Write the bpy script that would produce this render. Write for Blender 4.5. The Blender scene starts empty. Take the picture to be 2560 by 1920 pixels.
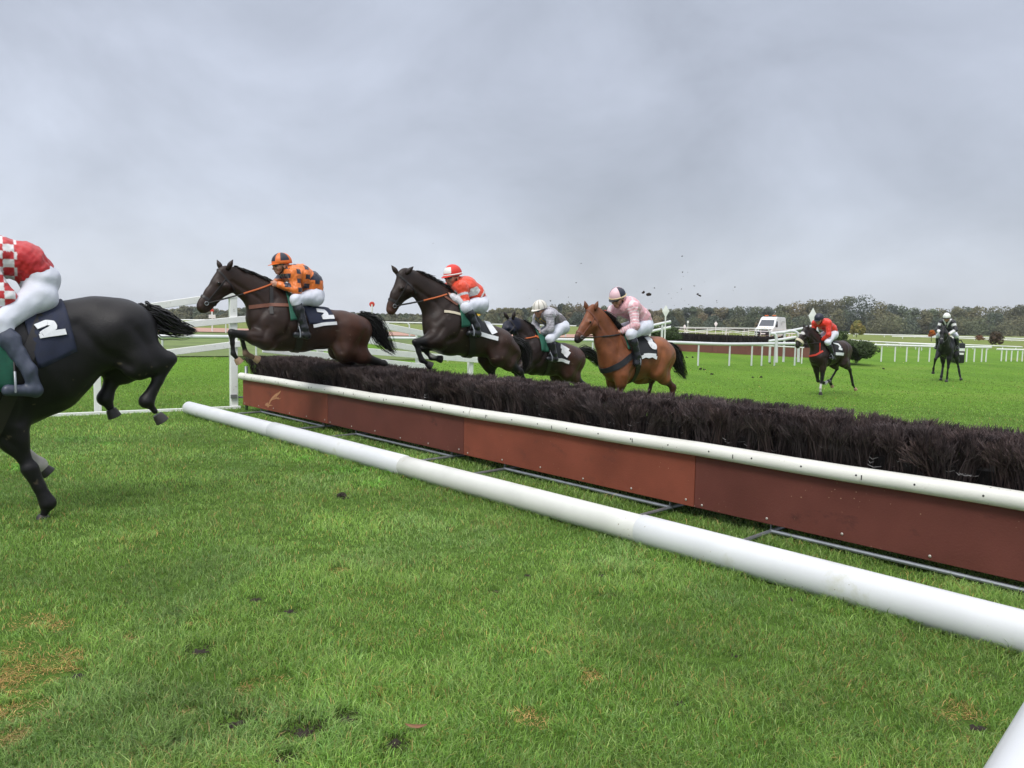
import bpy, bmesh, math, random
import numpy as np
from mathutils import Vector, Matrix
from mathutils.bvhtree import BVHTree
random.seed(5); RNG = np.random.default_rng(5)
SC = bpy.context.scene
COL = SC.collection
# ------------------------------------------------------------------ camera
F = 1900.0; CAMH = 1.7; YH0 = 803.0; ROLL = 0.0194
PITCH = math.atan((960 - YH0) / F)
CAM = np.array([0, 0, CAMH])
_f = np.array([0, math.cos(PITCH), -math.sin(PITCH)]); _u0 = np.array([0, math.sin(PITCH), math.cos(PITCH)]); _r0 = np.array([1.0, 0, 0])
_c, _s = math.cos(ROLL), math.sin(ROLL)
_R = _c * _r0 + _s * _u0; _U = _c * _u0 - _s * _r0
cam = bpy.data.cameras.new('camera'); camo = bpy.data.objects.new('camera', cam); COL.objects.link(camo)
cam.sensor_width = 36; cam.lens = F * 36 / 2560; cam.clip_end = 4000; cam.clip_start = 0.05
camo.matrix_world = Matrix(((_R[0], _U[0], -_f[0], 0), (_R[1], _U[1], -_f[1], 0), (_R[2], _U[2], -_f[2], CAMH), (0, 0, 0, 1)))
SC.camera = camo
# ------------------------------------------------------------------ sky, sun, exposure
SUN_EL, SUN_AZ = math.radians(52), math.radians(205)
w = bpy.data.worlds.new('World'); SC.world = w; w.use_nodes = True
nt = w.node_tree; N = nt.nodes; L = nt.links; N.clear()
out = N.new('ShaderNodeOutputWorld'); bg = N.new('ShaderNodeBackground'); L.new(bg.outputs[0], out.inputs[0])
sky = N.new('ShaderNodeTexSky'); sky.sky_type = 'NISHITA'; sky.sun_disc = False; sky.sun_elevation = SUN_EL; sky.sun_rotation = SUN_AZ
tc = N.new('ShaderNodeTexCoord'); sep = N.new('ShaderNodeSeparateXYZ'); L.new(tc.outputs['Generated'], sep.inputs[0])
ramp = N.new('ShaderNodeValToRGB'); L.new(sep.outputs[2], ramp.inputs[0])
cr = ramp.color_ramp
stops = [(0.0, (4.75, 5.05, 5.6)), (0.06, (4.5, 4.8, 5.4)), (0.16, (4.1, 4.42, 5.12)), (0.30, (3.95, 4.28, 5.05)), (0.44, (3.45, 3.78, 4.5)), (0.75, (11.5, 11.8, 12.4)), (1.0, (13.5, 13.7, 14.3))]
while len(cr.elements) < len(stops): cr.elements.new(0.5)
for e, (p, c) in zip(cr.elements, stops): e.position = p; e.color = (c[0] / 15, c[1] / 15, c[2] / 15, 1)
mp = N.new('ShaderNodeMapping'); mp.inputs['Scale'].default_value = (2.1, 2.1, 3.3); mp.inputs['Rotation'].default_value = (0.1, 0.55, 0.3); L.new(tc.outputs['Generated'], mp.inputs[0])
nz = N.new('ShaderNodeTexNoise'); nz.inputs['Scale'].default_value = 1.3; nz.inputs['Detail'].default_value = 8; nz.inputs['Roughness'].default_value = 0.56; nz.inputs['Distortion'].default_value = 0.35; L.new(mp.outputs[0], nz.inputs['Vector'])
mr = N.new('ShaderNodeMapRange'); L.new(nz.outputs[0], mr.inputs[0]); mr.inputs[1].default_value = 0.3; mr.inputs[2].default_value = 0.72; mr.inputs[3].default_value = 0.73; mr.inputs[4].default_value = 1.17
vm = N.new('ShaderNodeVectorMath'); vm.operation = 'SCALE'; L.new(ramp.outputs[0], vm.inputs[0]); 
dt = N.new('ShaderNodeVectorMath'); dt.operation = 'DOT_PRODUCT'; L.new(tc.outputs['Generated'], dt.inputs[0]); dt.inputs[1].default_value = Vector((-.46, .88, .10)).normalized()
pw = N.new('ShaderNodeMath'); pw.operation = 'POWER'; pw.use_clamp = True; L.new(dt.outputs['Value'], pw.inputs[0]); pw.inputs[1].default_value = 26
ml = N.new('ShaderNodeMath'); ml.operation = 'MULTIPLY_ADD'; L.new(pw.outputs[0], ml.inputs[0]); ml.inputs[1].default_value = .24; L.new(mr.outputs[0], ml.inputs[2])
L.new(ml.outputs[0], vm.inputs['Scale'])
vs = N.new('ShaderNodeVectorMath'); vs.operation = 'SCALE'; L.new(vm.outputs[0], vs.inputs[0]); vs.inputs['Scale'].default_value = 15.0
mx = N.new('ShaderNodeMix'); mx.data_type = 'RGBA'; mx.inputs[0].default_value = 0.92; L.new(sky.outputs[0], mx.inputs[6]); L.new(vs.outputs[0], mx.inputs[7])
L.new(mx.outputs[2], bg.inputs[0]); bg.inputs[1].default_value = 0.1
sl = bpy.data.lights.new('sun', 'SUN'); sl.energy = 1.4; sl.angle = math.radians(16); sl.color = (1, 0.97, 0.92)
so = bpy.data.objects.new('sun', sl); COL.objects.link(so)
so.rotation_euler = (Vector((-math.sin(SUN_AZ) * math.cos(SUN_EL), -math.cos(SUN_AZ) * math.cos(SUN_EL), -math.sin(SUN_EL)))).to_track_quat('-Z', 'Y').to_euler()
so.location = (0, 0, 60)
SC.view_settings.view_transform = 'Standard'; SC.view_settings.look = 'None'; SC.view_settings.exposure = 0.5; SC.view_settings.gamma = 1
# ------------------------------------------------------------------ geometry helpers
def sst(a, b, x):
    t = np.clip((np.asarray(x, float) - a) / (b - a), 0, 1); return t * t * (3 - 2 * t)
def vnoise(x, y, s, seed=0):
    x = np.asarray(x, float) / s + seed * 17.3 + 1000; y = np.asarray(y, float) / s - seed * 9.1 + 1000
    xi = np.floor(x).astype(np.int64); yi = np.floor(y).astype(np.int64); fx = x - xi; fy = y - yi
    fx = fx * fx * (3 - 2 * fx); fy = fy * fy * (3 - 2 * fy)
    def h(a, b):
        n = (a * 374761393 + b * 668265263 + seed * 1442695) & 0x7fffffff
        n = ((n ^ (n >> 13)) * 1274126177) & 0x7fffffff
        return ((n ^ (n >> 16)) & 0xffff) / 65535.0
    return (h(xi, yi) * (1 - fx) + h(xi + 1, yi) * fx) * (1 - fy) + (h(xi, yi + 1) * (1 - fx) + h(xi + 1, yi + 1) * fx) * fy
def gz(x, y):
    x = np.asarray(x, float); y = np.asarray(y, float)
    z = -0.13 * sst(14, 19, y) * sst(1.5, 7, x) * (1 - sst(28, 40, y))
    z = z + 0.22 * sst(19, 25, y) * (1 - sst(-8, -4, x)) * (1 - sst(40, 52, y))
    z = z + 0.35 * sst(40, 54, y) * (1 - sst(36, 62, x))
    z = z + 0.03 * (vnoise(x, y, 6.0, 3) - 0.5) * sst(4, 12, y) * (1 - sst(30, 60, y))
    return z
def ray(px, py):
    d = _f * F + _R * (px - 1280) - _U * (py - 960); return d / np.linalg.norm(d)
def at(px, py, d):          # point on the sight line at forward distance d
    r = ray(px, py); return CAM + r * (d / r[1])
def hor(px): return at(px, 960, 1.0)
def col_x(px, d, z=None):   # ground point under a column of the picture at distance d
    y = 960
    for _ in range(6):
        p = at(px, y, d); zz = float(gz(p[0], d)) if z is None else z
        k = (p[2] - zz) / d * F; y += k * 0.9
    p = at(px, y, d); return np.array([p[0], d, zz])
def gpt(px, py, z=0.0):
    r = ray(px, py); t = (z - CAMH) / r[2]; return CAM + r * t
def crop(ox, oy, s): return lambda x, y: (ox + x / s, oy + y / s)

def newmesh(name, V, faces):
    me = bpy.data.meshes.new(name); me.from_pydata([tuple(v) for v in V], [], faces); me.update(); return me
def npmesh(name, V, loops, sizes):
    me = bpy.data.meshes.new(name); V = np.ascontiguousarray(V, np.float32)
    me.vertices.add(len(V)); me.vertices.foreach_set('co', V.ravel())
    loops = np.ascontiguousarray(loops, np.int32).ravel(); sizes = np.ascontiguousarray(sizes, np.int32)
    me.loops.add(len(loops)); me.loops.foreach_set('vertex_index', loops)
    me.polygons.add(len(sizes)); st = np.concatenate([[0], np.cumsum(sizes)[:-1]]).astype(np.int32)
    me.polygons.foreach_set('loop_start', st); me.polygons.foreach_set('loop_total', sizes)
    me.update(calc_edges=True); return me
def setcol(me, C, name='Col'):
    C = np.asarray(C, np.float32)
    if C.ndim == 1: C = np.tile(C, (len(me.vertices), 1))
    A = np.ones((len(me.vertices), 4), np.float32); A[:, :3] = C[:, :3]
    a = me.color_attributes.new(name, 'FLOAT_COLOR', 'POINT'); a.data.foreach_set('color', A.ravel())
def smooth(me): me.polygons.foreach_set('use_smooth', np.ones(len(me.polygons), bool))
def link(name, me, m=None, parent=None, sm=False):
    if m is not None:
        for q in (m if isinstance(m, (list, tuple)) else [m]): me.materials.append(q)
    if sm: smooth(me)
    o = bpy.data.objects.new(name, me); COL.objects.link(o)
    if parent is not None: o.parent = parent
    return o
def tag(o, label=None, cat=None, group=None, kind=None):
    if label: o['label'] = label
    if cat: o['category'] = cat
    if group: o['group'] = group
    if kind: o['kind'] = kind
    return o
def thing(name, loc, label, cat, group=None, rz=0.0):
    o = bpy.data.objects.new(name, None); COL.objects.link(o); o.location = tuple(float(q) for q in loc); o.rotation_euler = (0, 0, rz)
    o.empty_display_size = 0.2
    return tag(o, label, cat, group)
class MB:
    def __init__(s): s.V = []; s.F = []; s.M = []
    def add(s, V, Fc, mi=0):
        o = len(s.V); s.V += [tuple(float(q) for q in v) for v in V]; s.F += [tuple(i + o for i in f) for f in Fc]; s.M += [mi] * len(Fc)
    def box(s, c, size, ex=(1, 0, 0), ey=None, ez=(0, 0, 1), mi=0, bev=0.0):
        ex = np.array(ex, float); ez = np.array(ez, float); ey = np.cross(ez, ex) if ey is None else np.array(ey, float); c = np.array(c, float)
        hx, hy, hz = [q / 2 for q in size]; b = min(bev, hx * .9, hy * .9, hz * .9)
        if b <= 0:
            V = [c + ex * i * hx + ey * j * hy + ez * k * hz for i in (-1, 1) for j in (-1, 1) for k in (-1, 1)]
            s.add(V, [(0, 1, 3, 2), (4, 6, 7, 5), (0, 4, 5, 1), (2, 3, 7, 6), (0, 2, 6, 4), (1, 5, 7, 3)], mi); return
        bm = bmesh.new(); vs = {}
        for i in (-1, 1):
            for j in (-1, 1):
                for k in (-1, 1): vs[i, j, k] = bm.verts.new((i * hx, j * hy, k * hz))
        q = lambda *a: bm.faces.new([vs[t] for t in a])
        q((-1, -1, -1), (-1, -1, 1), (-1, 1, 1), (-1, 1, -1)); q((1, -1, -1), (1, 1, -1), (1, 1, 1), (1, -1, 1)); q((-1, -1, -1), (1, -1, -1), (1, -1, 1), (-1, -1, 1))
        q((-1, 1, -1), (-1, 1, 1), (1, 1, 1), (1, 1, -1)); q((-1, -1, -1), (-1, 1, -1), (1, 1, -1), (1, -1, -1)); q((-1, -1, 1), (1, -1, 1), (1, 1, 1), (-1, 1, 1))
        bmesh.ops.bevel(bm, geom=bm.edges[:], offset=b, segments=2, affect='EDGES', profile=.5)
        bm.verts.index_update()
        s.add([c + ex * v.co.x + ey * v.co.y + ez * v.co.z for v in bm.verts], [tuple(v.index for v in f.verts) for f in bm.faces], mi); bm.free()
    def tube(s, pts, r, n=10, mi=0, caps=True):
        pts = [np.array(p, float) for p in pts]; rs = r if isinstance(r, (list, tuple, np.ndarray)) else [r] * len(pts)
        o = []; up = None
        for i, p in enumerate(pts):
            t = pts[min(i + 1, len(pts) - 1)] - pts[max(i - 1, 0)]; t /= np.linalg.norm(t) + 1e-9
            if up is None:
                a = np.array([0, 0, 1.0]) if abs(t[2]) < .9 else np.array([1.0, 0, 0]); up = np.cross(t, a); up /= np.linalg.norm(up)
            else:
                up = up - t * up.dot(t); up /= np.linalg.norm(up) + 1e-9
            b = np.cross(t, up)
            o += [p + rs[i] * (math.cos(2 * math.pi * k / n) * up + math.sin(2 * math.pi * k / n) * b) for k in range(n)]
        fs = [(i * n + k, i * n + (k + 1) % n, (i + 1) * n + (k + 1) % n, (i + 1) * n + k) for i in range(len(pts) - 1) for k in range(n)]
        if caps: fs += [tuple(range(n))[::-1], tuple(range((len(pts) - 1) * n, len(pts) * n))]
        s.add(o, fs, mi)
    def ell(s, c, r, ex=(1, 0, 0), ey=(0, 1, 0), ez=(0, 0, 1), nu=14, nv=8, mi=0):
        c = np.array(c, float); ex, ey, ez = [np.array(q, float) for q in (ex, ey, ez)]
        V = [c + ez * r[2]]
        for j in range(1, nv):
            a = math.pi * j / nv
            for i in range(nu):
                b = 2 * math.pi * i / nu; V.append(c + ex * r[0] * math.sin(a) * math.cos(b) + ey * r[1] * math.sin(a) * math.sin(b) + ez * r[2] * math.cos(a))
        V.append(c - ez * r[2]); fs = []
        for i in range(nu): fs.append((0, 1 + i, 1 + (i + 1) % nu)); fs.append((len(V) - 1, 1 + (nv - 2) * nu + (i + 1) % nu, 1 + (nv - 2) * nu + i))
        for j in range(nv - 2):
            for i in range(nu): fs.append((1 + j * nu + i, 1 + (j + 1) * nu + i, 1 + (j + 1) * nu + (i + 1) % nu, 1 + j * nu + (i + 1) % nu))
        s.add(V, fs, mi)
    def mesh(s, name):
        me = newmesh(name, s.V, s.F); me.polygons.foreach_set('material_index', np.array(s.M, np.int32)); return me
    def build(s, name, m, parent=None, sm=True):
        me = s.mesh(name); o = link(name, me, m, parent, sm)
        if sm:
            try: me.set_sharp_from_angle(angle=math.radians(40))
            except Exception: pass
        return o
# ------------------------------------------------------------------ materials
def mat(name, col=(.5, .5, .5), rough=.6, var=.0, vscale=8.0, bump=0.0, bscale=40.0, attr=False, spec=.5, metal=0.0, trans=0.0, stain=None, sheen=0.0, coat=0.0, speck=None):
    m = bpy.data.materials.new(name); m.use_nodes = True; t = m.node_tree; P = t.nodes['Principled BSDF']
    P.inputs['Roughness'].default_value = rough; P.inputs['Metallic'].default_value = metal; P.inputs['Specular IOR Level'].default_value = spec
    if sheen: P.inputs['Sheen Weight'].default_value = sheen
    if coat: P.inputs['Coat Weight'].default_value = coat; P.inputs['Coat Roughness'].default_value = .3
    tcn = t.nodes.new('ShaderNodeTexCoord')
    if attr:
        a = t.nodes.new('ShaderNodeAttribute'); a.attribute_name = 'Col'; src = a.outputs['Color']
    else:
        a = t.nodes.new('ShaderNodeRGB'); a.outputs[0].default_value = (*col, 1); src = a.outputs[0]
    if var > 0:
        n = t.nodes.new('ShaderNodeTexNoise'); n.inputs['Scale'].default_value = vscale; n.inputs['Detail'].default_value = 5; t.links.new(tcn.outputs['Object'], n.inputs['Vector'])
        r = t.nodes.new('ShaderNodeMapRange'); r.inputs[1].default_value = .25; r.inputs[2].default_value = .75; r.inputs[3].default_value = 1 - var; r.inputs[4].default_value = 1 + var; t.links.new(n.outputs[0], r.inputs[0])
        v = t.nodes.new('ShaderNodeVectorMath'); v.operation = 'SCALE'; t.links.new(src, v.inputs[0]); t.links.new(r.outputs[0], v.inputs['Scale']); src = v.outputs[0]
        r2 = t.nodes.new('ShaderNodeMapRange'); r2.inputs[3].default_value = max(.05, rough - .12); r2.inputs[4].default_value = min(1, rough + .12); t.links.new(n.outputs[0], r2.inputs[0]); t.links.new(r2.outputs[0], P.inputs['Roughness'])
    if stain:   # (colour, amount threshold, scale, stretch)
        n = t.nodes.new('ShaderNodeTexNoise'); n.inputs['Scale'].default_value = stain[2]; n.inputs['Detail'].default_value = 8; n.inputs['Roughness'].default_value = .65
        mp_ = t.nodes.new('ShaderNodeMapping'); mp_.inputs['Scale'].default_value = stain[3]; t.links.new(tcn.outputs['Object'], mp_.inputs[0]); t.links.new(mp_.outputs[0], n.inputs['Vector'])
        r = t.nodes.new('ShaderNodeMapRange'); r.inputs[1].default_value = stain[1]; r.inputs[2].default_value = stain[1] + .12; t.links.new(n.outputs[0], r.inputs[0])
        x = t.nodes.new('ShaderNodeMix'); x.data_type = 'RGBA'; x.inputs[7].default_value = (*stain[0], 1); t.links.new(r.outputs[0], x.inputs[0]); t.links.new(src, x.inputs[6]); src = x.outputs[2]
    if speck:   # flecks of dried mud and chips
        n = t.nodes.new('ShaderNodeTexVoronoi'); n.inputs['Scale'].default_value = 26; n.inputs['Randomness'].default_value = 1; t.links.new(tcn.outputs['Object'], n.inputs['Vector'])
        n2 = t.nodes.new('ShaderNodeTexNoise'); n2.inputs['Scale'].default_value = 3.0; t.links.new(tcn.outputs['Object'], n2.inputs['Vector'])
        r = t.nodes.new('ShaderNodeMapRange'); r.inputs[1].default_value = .50; r.inputs[2].default_value = .75; r.inputs[3].default_value = 0; r.inputs[4].default_value = .17; t.links.new(n2.outputs[0], r.inputs[0])
        lt = t.nodes.new('ShaderNodeMath'); lt.operation = 'LESS_THAN'; t.links.new(n.outputs['Distance'], lt.inputs[0]); t.links.new(r.outputs[0], lt.inputs[1])
        x = t.nodes.new('ShaderNodeMix'); x.data_type = 'RGBA'; x.inputs[7].default_value = (*speck, 1); t.links.new(lt.outputs[0], x.inputs[0]); t.links.new(src, x.inputs[6]); src = x.outputs[2]
    t.links.new(src, P.inputs['Base Color'])
    if bump > 0:
        n = t.nodes.new('ShaderNodeTexNoise'); n.inputs['Scale'].default_value = bscale; n.inputs['Detail'].default_value = 4; t.links.new(tcn.outputs['Object'], n.inputs['Vector'])
        b = t.nodes.new('ShaderNodeBump'); b.inputs['Strength'].default_value = bump; b.inputs['Distance'].default_value = .01; t.links.new(n.outputs[0], b.inputs['Height']); t.links.new(b.outputs[0], P.inputs['Normal'])
    if trans > 0:
        tr = t.nodes.new('ShaderNodeBsdfTranslucent'); ms = t.nodes.new('ShaderNodeMixShader'); ms.inputs[0].default_value = trans
        t.links.new(src, tr.inputs[0]); t.links.new(P.outputs[0], ms.inputs[1]); t.links.new(tr.outputs[0], ms.inputs[2]); t.links.new(ms.outputs[0], t.nodes['Material Output'].inputs[0])
    return m
M = {}
M['white'] = mat('white_paint', (.78, .78, .76), .38, .06, 3, .1, 60, stain=((.36, .34, .29), .66, 9, (1, 1, 1)))
M['wood_white'] = mat('weathered_white_wood', (.86, .86, .84), .55, .06, 4, .25, 50, stain=((.25, .24, .2), .62, 14, (1, 1, 1)))
M['pvc'] = mat('white_plastic', (.65, .66, .675), .36, .06, 2.5, .06, 20, stain=((.50, .50, .40), .60, 2.2, (1, 1, 1)), speck=(.30, .27, .19))
M['pvc2'] = mat('aged_white_plastic', (.64, .64, .60), .4, .08, 3, .08, 20, stain=((.46, .45, .34), .58, 2.5, (1, 1, 1)), speck=(.30, .27, .19))
M['cream'] = mat('cream_plastic', (.77, .76, .70), .42, .06, 4, .15, 70, stain=((.50, .47, .38), .63, 5, (1, 1, 1)), speck=(.36, .33, .27))
M['board1'] = mat('red_board', (.215, .060, .036), .6, .22, 2.0, .2, 70, spec=.2, stain=((.13, .043, .031), .59, 2.6, (1, 1, 1.6)), speck=(.40, .24, .15))
M['board2'] = mat('brown_board', (.128, .041, .031), .6, .2, 2.0, .2, 70, spec=.2, stain=((.075, .028, .023), .60, 3, (1, 1, 1.6)), speck=(.33, .2, .13))
M['scuff'] = mat('scuffed_wood', (.46, .22, .11), .8, .2, 40)
M['steel'] = mat('galvanised_steel', (.30, .32, .34), .45, .2, 12, .1, 80, metal=.7)
M['bolt'] = mat('dark_bolt', (.05, .05, .05), .5)
M['screw'] = mat('bright_screw', (.55, .5, .45), .4, metal=.5)
M['dark'] = mat('dark_core', (.010, .008, .008), .95)
M['twig'] = mat('birch_twigs', rough=.7, attr=True, spec=.35)
M['binder'] = mat('pale_twine', (.42, .42, .42), .6)
M['grass'] = mat('grass_blades', rough=.5, attr=True, spec=.3, trans=.45)
M['leaf'] = mat('leaves', rough=.7, attr=True, spec=.2, trans=.3)
M['bark'] = mat('bark', (.06, .05, .04), .9, .3, 3)
M['soil'] = mat('dark_soil', (.025, .017, .011), .9, .4, 30, .6, 60)
M['red'] = mat('red_paint', (.55, .04, .02), .45); M['yellow'] = mat('yellow_paint', (.65, .4, .03), .45); M['orange'] = mat('orange_paint', (.7, .14, .02), .4)
M['glass'] = mat('dark_glass', (.06, .07, .085), .12, spec=.8); M['black'] = mat('black_plastic', (.012, .012, .013), .45); M['vanwhite'] = mat('van_paint', (.78, .79, .8), .25, coat=.5)
M['grey'] = mat('grey_metal', (.3, .3, .31), .45, metal=.6)
M['coat'] = mat('horse_coat', rough=.42, attr=True, var=.34, vscale=8, bump=.3, bscale=140, spec=.30)
M['hair'] = mat('horse_hair', (.008, .007, .007), .45, .2, 60, spec=.4)
M['hairbrown'] = mat('brown_horse_hair', (.02, .012, .009), .5, .2, 60, spec=.4)
M['hoofd'] = mat('dark_hoof', (.03, .026, .024), .5, .2, 30); M['hooft'] = mat('tan_hoof', (.36, .24, .15), .6, .2, 30)
M['eye'] = mat('dark_eye', (.006, .004, .003), .08)
M['leather'] = mat('dark_leather', (.014, .011, .010), .45, .2, 40); M['tan'] = mat('tan_rein', (.52, .12, .03), .6); M['brownl'] = mat('brown_leather', (.16, .055, .03), .55, .2, 40)
M['greencloth'] = mat('green_cloth', (.012, .10, .062), .75, .15, 30); M['navy'] = mat('navy_cloth', (.012, .017, .042), .75, .25, 20, .25, 120); M['blackcloth'] = mat('black_cloth', (.010, .011, .015), .7, .25, 20, .25, 120)
M['whitecloth'] = mat('white_cloth', (.75, .76, .78), .7, .06, 40); M['fleece'] = mat('pale_fleece', (.62, .55, .42), .95, .1, 60, .6, 120)
M['silk'] = mat('racing_silk', rough=.4, attr=True, bump=.55, bscale=24, spec=.45, sheen=.15)
M['breech'] = mat('white_breeches', (.66, .68, .76), .65, .06, 18, .2, 30); M['boot'] = mat('black_boot', (.012, .013, .017), .3, .2, 30, spec=.6); M['bootg'] = mat('grey_boot', (.055, .065, .10), .45, .2, 30)
M['skin'] = mat('skin', (.50, .26, .18), .5, .06, 30)
for k_, c_ in dict(c_orange=(.78, .17, .025), c_navy=(.015, .018, .035), c_red=(.70, .035, .02), c_white=(.78, .77, .74), c_pink=(.78, .52, .56), c_cream=(.7, .55, .3), c_black=(.01, .01, .012), c_cream_white=(.72, .69, .62), c_stripe=(.38, .35, .30)).items(): M[k_] = mat('cap_' + k_[2:], c_, .45)
# ------------------------------------------------------------------ implicit surfaces (one continuous skin per body)
class SDF:
    def __init__(s, lo, hi, vox):
        s.lo = np.array(lo, float); s.v = vox; s.n = np.ceil((np.array(hi) - s.lo) / vox).astype(int) + 2
        s.D = np.full(s.n, 1.0, np.float32); s.ax = [s.lo[i] + vox * np.arange(s.n[i]) for i in range(3)]
    def _sub(s, lo, hi):
        a = np.maximum(((lo - s.lo) / s.v).astype(int), 0); b = np.minimum(((hi - s.lo) / s.v).astype(int) + 2, s.n)
        return tuple(slice(a[i], max(b[i], a[i])) for i in range(3))
    def _put(s, sl, d, k):
        A = s.D[sl]
        if k > 0:
            h = np.maximum(k - np.abs(A - d), 0) / k; s.D[sl] = np.minimum(A, d) - h * h * k * .25
        else: s.D[sl] = np.minimum(A, d)
    def cone(s, a, b, ra, rb, k=.03, ys=1.0):
        a = np.array(a, float); b = np.array(b, float); R = max(ra, rb) * max(1, ys) + k + 3 * s.v
        sl = s._sub(np.minimum(a, b) - R, np.maximum(a, b) + R)
        X = s.ax[0][sl[0]][:, None, None]; Y = s.ax[1][sl[1]][None, :, None]; Z = s.ax[2][sl[2]][None, None, :]
        if X.size == 0 or Y.size == 0 or Z.size == 0: return
        ab = b - a; iy = 1.0 / ys
        q = np.array([ab[0], ab[1] * iy, ab[2]]); L2 = q.dot(q) + 1e-12
        px, py, pz = X - a[0], (Y - a[1]) * iy, Z - a[2]
        t = np.clip((px * q[0] + py * q[1] + pz * q[2]) / L2, 0, 1)
        d = np.sqrt((px - t * q[0]) ** 2 + (py - t * q[1]) ** 2 + (pz - t * q[2]) ** 2) - (ra + (rb - ra) * t)
        s._put(sl, (d * min(1, ys)).astype(np.float32), k)
    def chain(s, pts, rs, k=.03, ys=1.0):
        for i in range(len(pts) - 1):
            y = ys if not isinstance(ys, (list, tuple)) else .5 * (ys[i] + ys[i + 1])
            s.cone(pts[i], pts[i + 1], rs[i], rs[i + 1], k, y)
    def carve(s, a, b, r, k):
        a = np.array(a, float); b = np.array(b, float); R = r + k + 3 * s.v; sl = s._sub(np.minimum(a, b) - R, np.maximum(a, b) + R)
        X = s.ax[0][sl[0]][:, None, None] - a[0]; Y = s.ax[1][sl[1]][None, :, None] - a[1]; Z = s.ax[2][sl[2]][None, None, :] - a[2]
        if X.size * Y.size * Z.size == 0: return
        ab = b - a; t = np.clip((X * ab[0] + Y * ab[1] + Z * ab[2]) / (ab @ ab + 1e-9), 0, 1); d = -(np.sqrt((X - t * ab[0]) ** 2 + (Y - t * ab[1]) ** 2 + (Z - t * ab[2]) ** 2) - r)
        A = s.D[sl]; h = np.maximum(k - np.abs(A - d), 0) / k; s.D[sl] = np.maximum(A, d.astype(np.float32)) + (h * h * k * .25).astype(np.float32)
    def noise(s, amp, f, seed=0):
        r = np.random.default_rng(seed); X = s.ax[0][:, None, None]; Y = s.ax[1][None, :, None]; Z = s.ax[2][None, None, :]
        for i in range(5):
            d = r.normal(size=3); d /= np.linalg.norm(d); ff = f * (0.6 + 1.3 * r.random()); ph = r.random() * 6.28
            s.D += (amp * np.sin(ff * (X * d[0] + Y * d[1] + Z * d[2]) + ph + 1.3 * np.sin(ff * .45 * (X * d[2] - Y * d[0] + Z * d[1])))).astype(np.float32)
    def mesh(s):
        D = s.D; ins = D < 0; n = s.n
        c = np.zeros(n - 1, np.int8)
        for i in (0, 1):
            for j in (0, 1):
                for k in (0, 1): c += ins[i:n[0] - 1 + i, j:n[1] - 1 + j, k:n[2] - 1 + k]
        act = np.argwhere((c > 0) & (c < 8)); idx = -np.ones(n - 1, np.int64); idx[tuple(act.T)] = np.arange(len(act))
        S = np.zeros((len(act), 3)); W = np.zeros(len(act)); cor = [(i, j, k) for i in (0, 1) for j in (0, 1) for k in (0, 1)]
        for p in cor:
            for e in range(3):
                if p[e] == 1: continue
                q = list(p); q[e] = 1
                dp = D[act[:, 0] + p[0], act[:, 1] + p[1], act[:, 2] + p[2]]; dq = D[act[:, 0] + q[0], act[:, 1] + q[1], act[:, 2] + q[2]]
                m = (dp < 0) != (dq < 0); t = np.where(m, dp / np.where(m, dp - dq, 1), 0)
                P = np.array(p, float)[None].repeat(len(act), 0); P[:, e] = t; S[m] += P[m]; W[m] += 1
        V = s.lo + (act + S / W[:, None]) * s.v
        Q = []
        for e in range(3):
            a, b = [(1, 2), (2, 0), (0, 1)][e]
            sl0 = [slice(1, -1)] * 3; sl0[e] = slice(0, n[e] - 1); sl1 = [slice(1, -1)] * 3; sl1[e] = slice(1, n[e])
            A = ins[tuple(sl0)]; B = ins[tuple(sl1)]
            E = np.argwhere(A != B); off = np.ones(3, int); off[e] = 0; P = E + off; sg = A[tuple(E.T)]
            da = np.zeros(3, int); da[a] = 1; db = np.zeros(3, int); db[b] = 1
            q = np.stack([idx[tuple((P - da - db).T)], idx[tuple((P - db).T)], idx[tuple(P.T)], idx[tuple((P - da).T)]], 1)
            Q.append(np.where(sg[:, None], q, q[:, ::-1]))
        return V, np.concatenate(Q)
def relax(V, Q, it=1):
    for _ in range(it):
        S = np.zeros_like(V); W = np.zeros(len(V))
        for i in range(4):
            for j in (1, 3):
                np.add.at(S, Q[:, i], V[Q[:, (i + j) % 4]]); np.add.at(W, Q[:, i], 1)
        V = V * .4 + .6 * S / np.maximum(W, 1)[:, None]
    return V
def seg_d(P, a, b):
    a = np.array(a); b = np.array(b); ab = b - a; t = np.clip(((P - a) @ ab) / (ab @ ab + 1e-9), 0, 1); return np.linalg.norm(P - a - t[:, None] * ab, axis=1)
# ------------------------------------------------------------------ a frame that stands on the ground, turned to the animal's heading
class Frame:
    def __init__(s, A, head_deg):
        s.A = np.array([A[0], A[1], float(gz(A[0], A[1]))]); h = math.radians(head_deg); s.rz = h
        s.ex = np.array([math.cos(h), math.sin(h), 0]); s.ey = np.array([-math.sin(h), math.cos(h), 0])
    def loc(s, W): d = np.asarray(W) - s.A; return np.array([d @ s.ex, d @ s.ey, d[2]])
    def P(s, px, py, y=0.0):
        r = ray(px, py); Q = s.A + s.ey * y; t = ((Q - CAM) @ s.ey) / (r @ s.ey); return s.loc(CAM + r * t)
    def rayl(s, px, py):
        r = ray(px, py); return s.loc(CAM), np.array([r @ s.ex, r @ s.ey, r[2]])
def drape_px(H, px, py, off):
    o, d = H['f'].rayl(px, py); h = H['bvh'].ray_cast(Vector(o), Vector(d))
    if h[0] is None: return None
    return np.array(h[0] + h[1] * off)
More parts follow.
